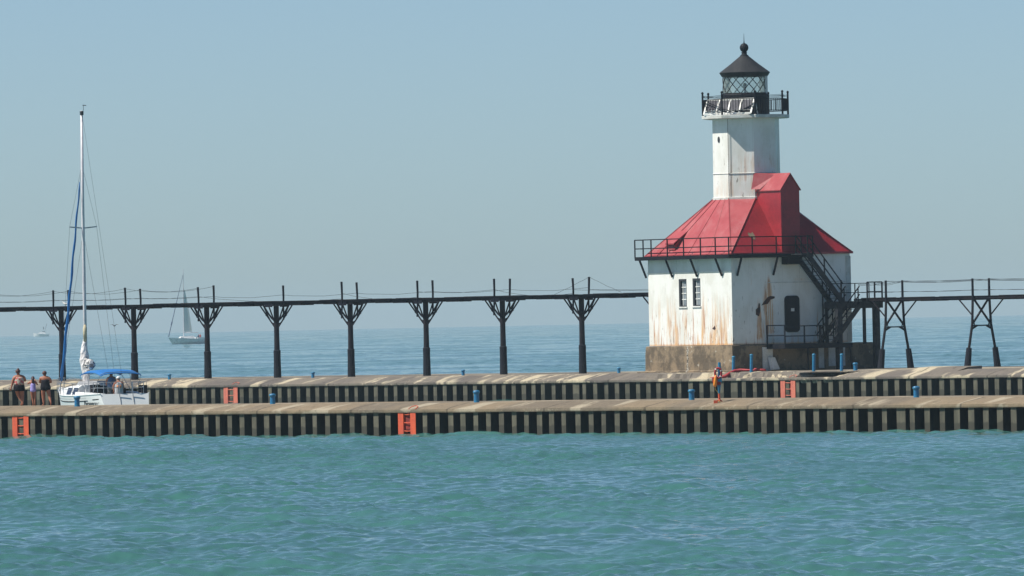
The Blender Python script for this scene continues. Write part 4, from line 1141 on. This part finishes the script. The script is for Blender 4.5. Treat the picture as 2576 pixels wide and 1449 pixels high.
b.build('hull_stripe', M['black_cloth'], ho)
b = MB(); stripe(b, -3.4, 4.6, lambda x: sheer(x) - .14, .012); b.build('rub_rail', M['gel_grey'], ho)
# boat name on the hull side
fc = bpy.data.curves.new('txt', 'FONT'); fc.body = "Perseverance"; fc.size = .34; fc.shear = .25; fc.extrude = .004
tmp = bpy.data.objects.new('txt', fc); COL.objects.link(tmp); dg = bpy.context.evaluated_depsgraph_get()
tm_ = bpy.data.meshes.new_from_object(tmp.evaluated_get(dg)); bpy.data.objects.remove(tmp)
xsmax = max(v.co.x for v in tm_.vertices)
for v in tm_.vertices:
    u = v.co.x / xsmax; x = -3.0 - 1.85 * u; z = .80 + v.co.y * .8
    v.co = (x, hb(x, z) + .015 + v.co.z, z)
tm_.materials.clear(); tm_.materials.append(M['stair_steel']); tm_.name = 'name_lettering'
to = bpy.data.objects.new('name_lettering', tm_); COL.objects.link(to); to.parent = ho
# cabin trunk
b = MB(); rings = []
for x, hw_, zt2 in ((3.7, .22, 1.50), (3.0, .55, 1.56), (2.0, .85, 1.66), (.6, 1.05, 1.74), (-.8, 1.12, 1.78), (-1.35, 1.12, 1.78)):
    zb_ = sheer(x) - .02
    rings.append([(x, hw_ + .16, zb_), (x, hw_ + .02, zt2 - .10), (x, hw_ - .14, zt2), (x, 0, zt2 + .05), (x, -hw_ + .14, zt2), (x, -hw_ - .02, zt2 - .10), (x, -hw_ - .16, zb_)])
b.loft(rings); cab = b.build('cabin', M['gelcoat'], SB)
b = MB()
for s in (1, -1):
    for (xa, xb) in ((.5, -.25), (-.5, -1.25)):
        vs = []
        for x, e in ((xa, .0), (xb, 0)):
            hw_ = 1.06 + (.6 - x) * .035; zb_ = sheer(x) + .06; zt2 = 1.66
            vs += [(x, s * (hw_ + .145), zb_), (x - .12, s * (hw_ + .055), zt2)]
        MB().add(vs, [(0, 2, 3, 1)]).build('cabin_window', M['dark_glass'], cab)
b = MB(); b.loft([[(-.35, 1.0, 1.70), (-.35, -1.0, 1.70), (-.15, -.9, 1.75), (-.15, .9, 1.75)], [(-1.2, 1.05, 1.70), (-1.2, -1.05, 1.70), (-.75, -.95, 1.98), (-.75, .95, 1.98)]]); b.build('windscreen', M['gel_grey'], cab)
b = MB(); b.box(-1.37, -1.36, -.35, .3, 1.25, 1.74); b.build('companionway', M['dark_glass'], cab)
# cockpit
b = MB(); b.add([(-1.3, -1.3, 1.16), (-4.4, -1.1, 1.2), (-4.4, 1.1, 1.2), (-1.3, 1.3, 1.16)], [(0, 1, 2, 3)])
for s in (1, -1):
    b.loft([[(-1.3, s * 1.05, 1.1), (-1.3, s * 1.40, 1.1), (-1.3, s * 1.33, 1.45), (-1.3, s * 1.12, 1.45)], [(-3.0, s * 1.02, 1.1), (-3.0, s * 1.36, 1.1), (-3.0, s * 1.29, 1.42), (-3.0, s * 1.08, 1.42)], [(-4.7, s * .85, 1.15), (-4.7, s * 1.18, 1.15), (-4.7, s * 1.12, 1.36), (-4.7, s * .92, 1.36)]])
ck = b.build('cockpit', M['gelcoat'], SB)
b = MB(); b.box(-2.6, -2.1, -.9, -.25, 1.22, 1.62); b.box(-2.3, -1.9, .35, .75, 1.22, 1.80); b.box(-3.9, -3.4, -.2, .15, 1.21, 1.55); b.build('seat_cushion', M['black_cloth'], ck)
b = MB(); b.tube([(-3.25 + .02 * math.cos(a), .3 * math.cos(a), 1.66 + .3 * math.sin(a)) for a in np.linspace(0, 6.283, 25)[:-1]], .018, 6, closed=True)
for a in (0, 1.05, 2.1, 3.14, 4.2, 5.25): b.tube([(-3.25, 0, 1.72), (-3.25, .3 * math.cos(a), 1.66 + .3 * math.sin(a))], .008, 4)
b.tube([(-3.25, 0, 1.72), (-3.1, 0, 1.7), (-3.05, 0, 1.2)], .05, 6); b.build('steering_wheel', M['steel'], ck)
# transom recess, swim ladder
b = MB(); b.box(-5.12, -4.9, -.42, .28, .95, 1.0); b.build('transom_rail', M['black_cloth'], ho)
b = MB(); b.add([(-5.27, -.42, .55), (-5.27, .28, .55), (-5.17, .28, .84), (-5.17, -.42, .84)], [(0, 1, 2, 3)])
b.add([(-5.045, -.42, 1.09), (-5.045, .28, 1.09), (-5.03, .28, 1.13), (-5.03, -.42, 1.13)], [(0, 1, 2, 3)]); b.build('transom_opening', M['dark_glass'], ho)
b = MB()
for yy in (-.42, .28): b.tube([(-5.0, yy, 1.9), (-5.05, yy, 1.2), (-5.45, yy, .4)], .02, 6)
b.build('swim_ladder', M['steel'], SB)
# rails and lifelines
b = MB()
st_x = [-4.6, -3.2, -1.6, .1, 1.8, 3.3]
for s in (1, -1):
    for x in st_x: b.tube([(x, s * (beam(x) - .05), sheer(x)), (x, s * (beam(x) - .05), sheer(x) + .6)], .013, 5)
    for hh in (.6, .32): b.tube([(x, s * (beam(x) - .05), sheer(x) + hh) for x in st_x] + [(4.3, s * .3, sheer(4.3) + hh + .05)], .008, 4)
b.build('lifeline', M['steel'], SB)
for sg, yi_ in ((1, .3), (-1, .42)):
    b = MB()
    for hh in (.62, .35): b.tube([(-3.7, sg * 1.2, 1.3 + hh), (-4.85, sg * 1.05, 1.3 + hh), (-4.9, sg * yi_, 1.3 + hh)], .017, 6)
    for (x, y_) in ((-3.7, sg * 1.2), (-4.85, sg * 1.05), (-4.9, sg * yi_)): b.tube([(x, y_, 1.25), (x, y_, 1.92)], .017, 6)
    b.build('guard_rail', M['steel'], SB)
b = MB()
for hh in (.62, .35): b.tube([(3.6, .62, 1.45 + hh), (4.6, .2, 1.5 + hh), (5.05, 0, 1.52 + hh), (4.6, -.2, 1.5 + hh), (3.6, -.62, 1.45 + hh)], .017, 6)
for (x, y_) in ((3.6, .62), (3.6, -.62), (4.75, .15), (4.75, -.15)): b.tube([(x, y_, 1.4), (x, y_, 2.1)], .015, 6)
b.build('guard_rail', M['steel'], SB)
MB().box(-4.75, -4.2, -1.28, -1.0, 1.2, 1.75).build('outboard_cover', M['black_cloth'], SB)
# mast, boom, sails
XM = .85; ZM = 15.6
b = MB(); b.tube([(XM, 0, 1.9), (XM + .03, 0, 6), (XM, 0, 11), (XM - .12, 0, ZM)], [.085, .085, .08, .06], 10); mast = b.build('mast', M['mast_alu'], SB, smooth=True)
b = MB(); b.bar((XM, -.72, 9.75), (XM, 0, 9.68), .04, .06); b.bar((XM, 0, 9.68), (XM, .72, 9.75), .04, .06); b.build('spreader', M['steel'], mast)
b = MB(); b.box(XM - .25, XM - .02, -.06, .06, ZM - .22, ZM - .02); b.tube([(XM - .12, -.1, ZM), (XM - .12, -.1, ZM + .25)], .012, 4); b.tube([(XM - .3, -.18, ZM + .26), (XM + .1, -.14, ZM + .28)], .02, 4); b.build('masthead_fitting', M['stair_steel'], mast)
b = MB(); R_ = .006
for s in (1, -1):
    b.tube([(XM, 0, 12.9), (XM, s * .72, 9.75), (XM - .3, s * 1.5, 1.35)], R_, 4)
    b.tube([(XM, 0, 9.5), (XM + .1, s * 1.4, 1.35)], R_, 4)
b.tube([(XM - .12, 0, ZM), (-4.9, 0, 1.5)], R_, 4)
b.tube([(4.85, 0, 1.6), (XM, 0, 13.0)], R_, 4)
b.build('standing_rigging', M['stair_steel'], SB)
b = MB(); P0 = Vector((4.82, 0, 1.75)); P1 = Vector((XM + .05, 0, 12.9)); pts = []; rs = []
for i in range(26):
    u = i / 25; pts.append(P0.lerp(P1, .02 + .90 * u) + Vector((0, .02 * math.sin(i * 1.3), -.12 * math.sin(u * math.pi)))); rs.append((.088 * (1 - u) + .04 * u) * (1 + .14 * math.sin(i * 1.9)) * (1 if 0 < i < 25 else .5))
b.tube(pts, rs, 8); b.build('furled_jib', M['canvas_blue'], SB, smooth=True)
b = MB(); b.tube([(XM - .1, 0, 2.55), (XM - 1.8, .45, 2.62), (XM - 3.2, .80, 2.66)], .06, 8); b.build('boom', M['mast_alu'], SB)
b = MB(); rings = []
prof = [((XM - .02, 0, 4.3), .05), ((XM - .04, .03, 4.1), .10), ((XM - .05, .08, 3.75), .15), ((XM - .06, .10, 3.4), .20), ((XM - .08, .10, 3.05), .25), ((XM - .12, .08, 2.75), .24), ((XM - .12, .05, 2.45), .19), ((XM - .08, .03, 2.2), .17), ((XM - .05, 0, 1.72), .15)]
for i in range(len(prof) * 3 - 2):
    k, fr2 = divmod(i, 3); k2 = min(k + 1, len(prof) - 1); u = fr2 / 3
    c_ = Vector(prof[k][0]).lerp(Vector(prof[k2][0]), u); r_ = prof[k][1] * (1 - u) + prof[k2][1] * u
    d = (Vector(prof[k2][0]) - Vector(prof[max(0, k - 1)][0])).normalized()
    u1 = Vector((0, 1, 0)); u2 = d.cross(u1).normalized()
    rings.append([tuple(c_ + (u1 * math.cos(a) + u2 * math.sin(a)) * r_ * (1 + .22 * noise.noise(Vector((i * .55, math.cos(a) * 2.4, math.sin(a) * 2.4))))) for a in [6.2832 * j / 18 for j in range(18)]])
b.loft(rings); b.build('lowered_mainsail', M['sail_white'], SB, smooth=False)
b = MB()
for k, (ox, oz, rr_) in enumerate(((0, .0, .15), (.02, .13, .12), (-.02, -.12, .10))):
    b.tube([(XM - .3 - i * .42, .05 + i * .105 + .05 * math.sin(i * 2 + k), 2.82 + oz + .04 * math.sin(i * 1.7 + k)) for i in range(8)], [rr_ * (1 + .3 * math.sin(i * 2.3 + k)) for i in range(8)], 7)
b.build('sail_bundle', mat('sail_folds', (.62, .60, .58), (.10, .10, .11), 3.2, (1, 1, 2), rough=.8, th=(.47, .53)), SB)
b = MB(); b.tube([(XM - .1, .06, 3.9), (XM - .12, .06, 4.6), (XM - .05, .04, 4.8)], [.08, .11, .05], 8); b.build('sail_head', mat('buff_cloth', (.55, .48, .32), rough=.8), SB, smooth=True)
# bimini
b = MB(); rings = []
for i, (x, z) in enumerate(((-1.3, 2.40), (-1.55, 2.48), (-2.0, 2.54), (-2.8, 2.57), (-3.6, 2.55), (-4.2, 2.47), (-4.5, 2.38))):
    ring = []
    for j in range(13):
        v_ = j / 12 * 2 - 1; ring.append((x, 1.08 * v_, z - .07 * v_ ** 2 - (.07 * abs(v_) ** 10)))
    ring += [(x, q[1] * .995, q[2] - .03) for q in reversed(ring)]
    rings.append(ring)
b.loft(rings); bim = b.build('bimini_top', M['canvas_blue'], SB)
b = MB()
for x, xb_ in ((-1.5, -2.6), (-2.8, -2.7), (-4.4, -3.6)):
    b.tube([(xb_, 1.2, 1.4), (x, 1.06, 2.3), (x, .8, 2.40), (x, 0, 2.44), (x, -.8, 2.40), (x, -1.06, 2.3), (xb_, -1.2, 1.4)], .014, 6)
b.build('bimini_frame', M['steel'], bim)
# crew
def boat_pt(x, y_, z): return SB.matrix_basis @ Vector((x, y_, z))
bpy.context.view_layer.update()
c1 = empty('person', boat_pt(-3.0, .0, .74), R(20)); h = 1.72
tag(c1, 'person in a blue shirt standing under the blue bimini', 'person')
bo, V, c, fw = body(c1, h, dict(le=(-.14, .06, .66), lw=(-.10, .15, .62), re=(.14, .02, .65), rw=(.14, .10, .55), lk=(-.07, .02, .28), rk=(.07, .02, .28)), 1.1)
shell('shirt', [(0, 0, .53 * h, .105 * h, .08 * h, 0), (0, 0, .60 * h, .105 * h, .08 * h, 0), (0, 0, .70 * h, .115 * h, .08 * h, 0), (0, 0, .78 * h, .12 * h, .07 * h, 0), (0, 0, .825 * h, .07 * h, .05 * h, 0)], M['blue_shirt'], c1)
shell('trousers', [(0, 0, .30 * h, .105 * h, .065 * h, 0), (0, 0, .42 * h, .11 * h, .075 * h, 0), (0, 0, .54 * h, .104 * h, .08 * h, 0)], M['olive_cloth'], c1)
head_hair('hair', c, h, M['hair_dark'], c1, fw)
c2 = empty('person', boat_pt(-4.72, .2, 1.12), R(15)); h = 1.72
tag(c2, 'person in a white cap and grey shirt sitting in the cockpit', 'person')
bo, V, c, fw = body(c2, h, dict(pelvis=(0, 0, .16), waist=(0, 0, .24), chest=(0, 0.01, .36), upchest=(0, .02, .43), neck=(0, .03, .485), skull=(0, .045, .54), crown=(0, .05, .60), nose=(0, .12, .555), ls=(-.11, .02, .44), rs=(.11, .02, .44),
    le=(-.16, .05, .29), lw=(-.12, .16, .22), re=(.15, .06, .29), rw=(.12, .16, .24), lh=(-.06, .02, .14), rh=(.06, .02, .14), lk=(-.08, .24, .15), rk=(.08, .24, .15), la=(-.08, .25, -.06), ra=(.08, .25, -.06), lt=(-.08, .32, -.08), rt=(.08, .32, -.08)), 1.2)
shell('shirt', [(0, 0, .08 * h, .13 * h, .10 * h, 0), (0, 0, .2 * h, .125 * h, .095 * h, 0), (0, 0.01 * h, .34 * h, .125 * h, .09 * h, 0), (0, .02 * h, .42 * h, .13 * h, .08 * h, 0), (0, .025 * h, .47 * h, .07 * h, .055 * h, 0)], M['grey_cloth'], c2)
shell('life_vest', [(-.01, .005 * h, .29 * h, .085 * h, .107 * h, 0), (-.01, .01 * h, .33 * h, .10 * h, .110 * h, 0), (-.01, .01 * h, .38 * h, .09 * h, .106 * h, 0)], M['orange_cloth'], c2)
b = MB(); b.lathe([(.062 * h, c.z + .005 * h), (.062 * h, c.z + .025 * h), (.05 * h, c.z + .052 * h), (.02 * h, c.z + .066 * h)], 14, (c.x, c.y)); b.box(c.x - .04 * h, c.x + .04 * h, c.y + .04 * h, c.y + .115 * h, c.z + .005 * h, c.z + .015 * h)
b.build('cap', M['white_cloth'], c2, smooth=False)
# seats under the crew
MB().box(-4.95, -4.45, -.3, .7, 1.18, 1.30).build('helm_seat', M['gel_grey'], ck)

# ------------------------------------------------------------------ distant sailboat
dS = 2090.
f0 = at(474, 866, dS); zc_ = -(f0.x ** 2 + f0.y ** 2) / (2 * RE)
FS = empty('sailboat', (f0.x, f0.y, zc_), R(208)); tag(FS, 'small distant sailboat under a grey-white mainsail near the horizon', 'sailboat')
b = MB(); rings = []
for x in np.linspace(-4.3, 4.3, 14):
    u = (x + 4.3) / 8.6; bm_ = .9 + .8 * math.sin(min(u, .5) * math.pi) if u < .5 else 1.7 * (1 - ((u - .5) / .5) ** 2.2) + .02
    s_ = 1.25 + .35 * u ** 2
    rings.append([(x + .8 * u ** 4 * (z_ / 1.3), sg * bm_ * k_, z_) for z_, k_, sg in ((s_, 1, 1), (.5, .92, 1), (-.3, .6, 1), (-.3, .6, -1), (.5, .92, -1), (s_, 1, -1))])
b.loft(rings); b.build('hull', mat('far_hull', (.80, .81, .82), rough=.5), FS)
b = MB(); b.loft([[(-1.2, 1.0, 1.3), (-1.2, .8, 1.95), (-1.2, -.8, 1.95), (-1.2, -1.0, 1.3)], [(2.4, .6, 1.4), (2.0, .4, 1.8), (2.0, -.4, 1.8), (2.4, -.6, 1.4)]]); b.box(-3.6, -1.9, -1.2, 1.2, 1.3, 1.55); b.build('cabin', M['gelcoat'], FS)
b = MB(); b.tube([(1.2, 0, 1.5), (1.1, 0, 10), (1.0, 0, 18.0)], [.12, .11, .06], 6); b.build('mast', M['mast_alu'], FS)
b = MB(); rings = []
for i in range(9):
    u = i / 8; z = 2.9 + 10.5 * u; L2 = (2.0 * (1 - u) ** .7 + .05)
    rings.append([(1.0 - L2 * v_, .28 * math.sin(v_ * math.pi) * (1 - u * .6) + .02, z) for v_ in np.linspace(0, 1, 7)] + [(1.0 - L2 * v_, .28 * math.sin(v_ * math.pi) * (1 - u * .6) - .02, z) for v_ in np.linspace(1, 0, 7)])
mt, N, p = newmat('thin_sailcloth'); p.inputs['Base Color'].default_value = (.85, .84, .80, 1); p.inputs['Roughness'].default_value = .7
tl_ = N.n('ShaderNodeBsdfTranslucent'); tl_.inputs[0].default_value = (.9, .9, .86, 1); mx = N.n('ShaderNodeMixShader'); mx.inputs[0].default_value = .35
sn = N.noise(N.coords((1, 1, .4)), 1.2, 3, .5); N.l(N.mix(sn, (.9, .89, .85), (.8, .79, .76)), p.inputs['Base Color'])
N.l(p.outputs[0], mx.inputs[1]); N.l(tl_.outputs[0], mx.inputs[2]); N.l(mx.outputs[0], [n for n in mt.node_tree.nodes if n.type == 'OUTPUT_MATERIAL'][0].inputs[0])
b.loft(rings); b.build('mainsail', mt, FS)
b = MB(); b.tube([(5.2, 0, 1.8), (3.2, 0, 9.0), (1.05, 0, 16.6)], [.11, .09, .04], 6); b.tube([(4.45, 0, 4.6), (4.2, 0, 5.4)], .16, 6); b.build('furled_jib', mat('navy_cover', (.03, .06, .16), rough=.7), FS)
b = MB(); b.tube([(1.0, 0, 2.7), (-2.6, 0, 2.7)], .09, 6); b.build('boom', M['mast_alu'], FS)
pc = []
for k, (x, y_) in enumerate(((-2.6, .3), (-3.4, -.4))):
    o = empty('person', FS.matrix_basis @ Vector((x, y_, 1.35)), R(90 + 60 * k)); tag(o, ('person in dark clothes amidships in the cockpit of the distant sailboat', 'person in red at the stern of the distant sailboat')[k], 'person')
    bo, V, c, fw = body(o, 1.7, dict(pelvis=(0, 0, .16), waist=(0, 0, .24), chest=(0, 0.01, .36), upchest=(0, .02, .43), neck=(0, .03, .485), skull=(0, .045, .54), crown=(0, .05, .60), nose=(0, .12, .555), ls=(-.11, .02, .44), rs=(.11, .02, .44),
        le=(-.16, .05, .29), lw=(-.12, .16, .22), re=(.15, .06, .29), rw=(.12, .16, .24), lh=(-.06, .02, .14), rh=(.06, .02, .14), lk=(-.08, .24, .15), rk=(.08, .24, .15), la=(-.08, .25, -.06), ra=(.08, .25, -.06), lt=(-.08, .32, -.08), rt=(.08, .32, -.08)), 1.1)
    shell('shirt', [(0, 0, .08 * 1.7, .13 * 1.7, .10 * 1.7, 0), (0, 0.01, .34 * 1.7, .125 * 1.7, .09 * 1.7, 0), (0, .02, .42 * 1.7, .13 * 1.7, .08 * 1.7, 0), (0, .03, .47 * 1.7, .07 * 1.7, .055 * 1.7, 0)], (M['blue_shirt'], M['red_paint'])[k], o)

# ------------------------------------------------------------------ motor boat on the horizon
dM = 5600.
f0 = at(104, 842, dM); zc_ = -(f0.x ** 2 + f0.y ** 2) / (2 * RE)
MBt = empty('motorboat', (f0.x, f0.y, zc_), R(180)); tag(MBt, 'tiny white motorboat almost lost in the haze on the horizon', 'motorboat')
b = MB(); rings = []
for x in np.linspace(-5, 5, 12):
    u = (x + 5) / 10; bm_ = 1.7 * (1 - max(0, (u - .5) / .5) ** 2) + .03; s_ = 1.3 + 1.0 * u ** 1.6
    rings.append([(x, sg * bm_ * k_, z_) for z_, k_, sg in ((s_, 1, 1), (.2, .8, 1), (-.3, .5, 1), (-.3, .5, -1), (.2, .8, -1), (s_, 1, -1))])
b.loft(rings); b.build('hull', M['gelcoat'], MBt)
b = MB(); b.loft([[(-3.0, 1.3, 1.4), (-3.0, -1.3, 1.4), (2.2, -1.1, 1.9), (2.2, 1.1, 1.9)], [(-2.6, 1.1, 2.7), (-2.6, -1.1, 2.7), (.8, -.9, 2.8), (.8, .9, 2.8)]]); b.build('cabin', M['gelcoat'], MBt)
b = MB(); b.box(-3.2, .4, -1.1, 1.1, 4.3, 4.45)
for x in (-2.8, 0.2):
    for y_ in (-1, 1): b.bar((x, y_, 2.6), (x, y_, 4.35), .08)
b.build('hard_top', M['gelcoat'], MBt)
b = MB(); b.box(-2.4, -.6, -.8, .8, 2.75, 3.5); b.build('flybridge', M['gel_grey'], MBt)
b = MB(); b.tube([(-2.6, .9, 4.4), (-3.6, 1.0, 8.2)], .07, 5); b.tube([(-2.6, -.9, 4.4), (-3.6, -1.0, 8.2)], .07, 5); b.bar((-1.5, 0, 4.45), (-1.5, 0, 6.2), .5, .5); b.build('antenna', M['stair_steel'], MBt)

# ------------------------------------------------------------------ gulls
M['gull_white'] = mat('gull_white', (.75, .75, .74), rough=.8); M['gull_grey'] = mat('gull_grey', (.12, .12, .13), rough=.8)
tg = pt(far_p, 164, 766, QC - .5); gl_ = empty('gull', pw(far_p, tg, QC - .5, CZ + .04), R(150)); tag(gl_, 'white gull perched on the catwalk behind the blue furled jib', 'bird')
b = MB(); b.tube([(-.2, 0, .12), (-.1, 0, .12), (0, 0, .14), (.1, 0, .18), (.14, 0, .24), (.16, 0, .27), (.21, 0, .26)], [.015, .05, .07, .055, .03, .034, .008], 10); b.build('body', M['gull_white'], gl_, smooth=True)
for s in (-1, 1): MB().tube([(.0, s * .025, .09), (.0, s * .025, 0)], .006, 4).build('leg', M['orange_cloth'], gl_)
g0 = at(288, 820, 900); g2 = empty('gull', g0, R(60)); tag(g2, 'small dark gull flying low above the lake beyond the catwalk', 'bird')
b = MB(); b.tube([(-.2, 0, 0), (-.08, 0, .0), (.08, 0, .02), (.16, 0, .04), (.22, 0, .03)], [.02, .06, .06, .035, .008], 8); b.build('body', M['gull_grey'], g2, smooth=True)
for s in (-1, 1):
    b = MB(); b.loft([[(.08, s * .04, .03), (-.1, s * .04, .03), (-.1, s * .04, .05), (.08, s * .04, .05)], [(.08, s * .28, .17), (-.06, s * .28, .16), (-.06, s * .28, .175), (.08, s * .28, .185)], [(-.04, s * .55, .10), (-.09, s * .55, .09), (-.09, s * .55, .095), (-.04, s * .55, .105)]])
    b.build('wing', M['gull_grey'], g2)
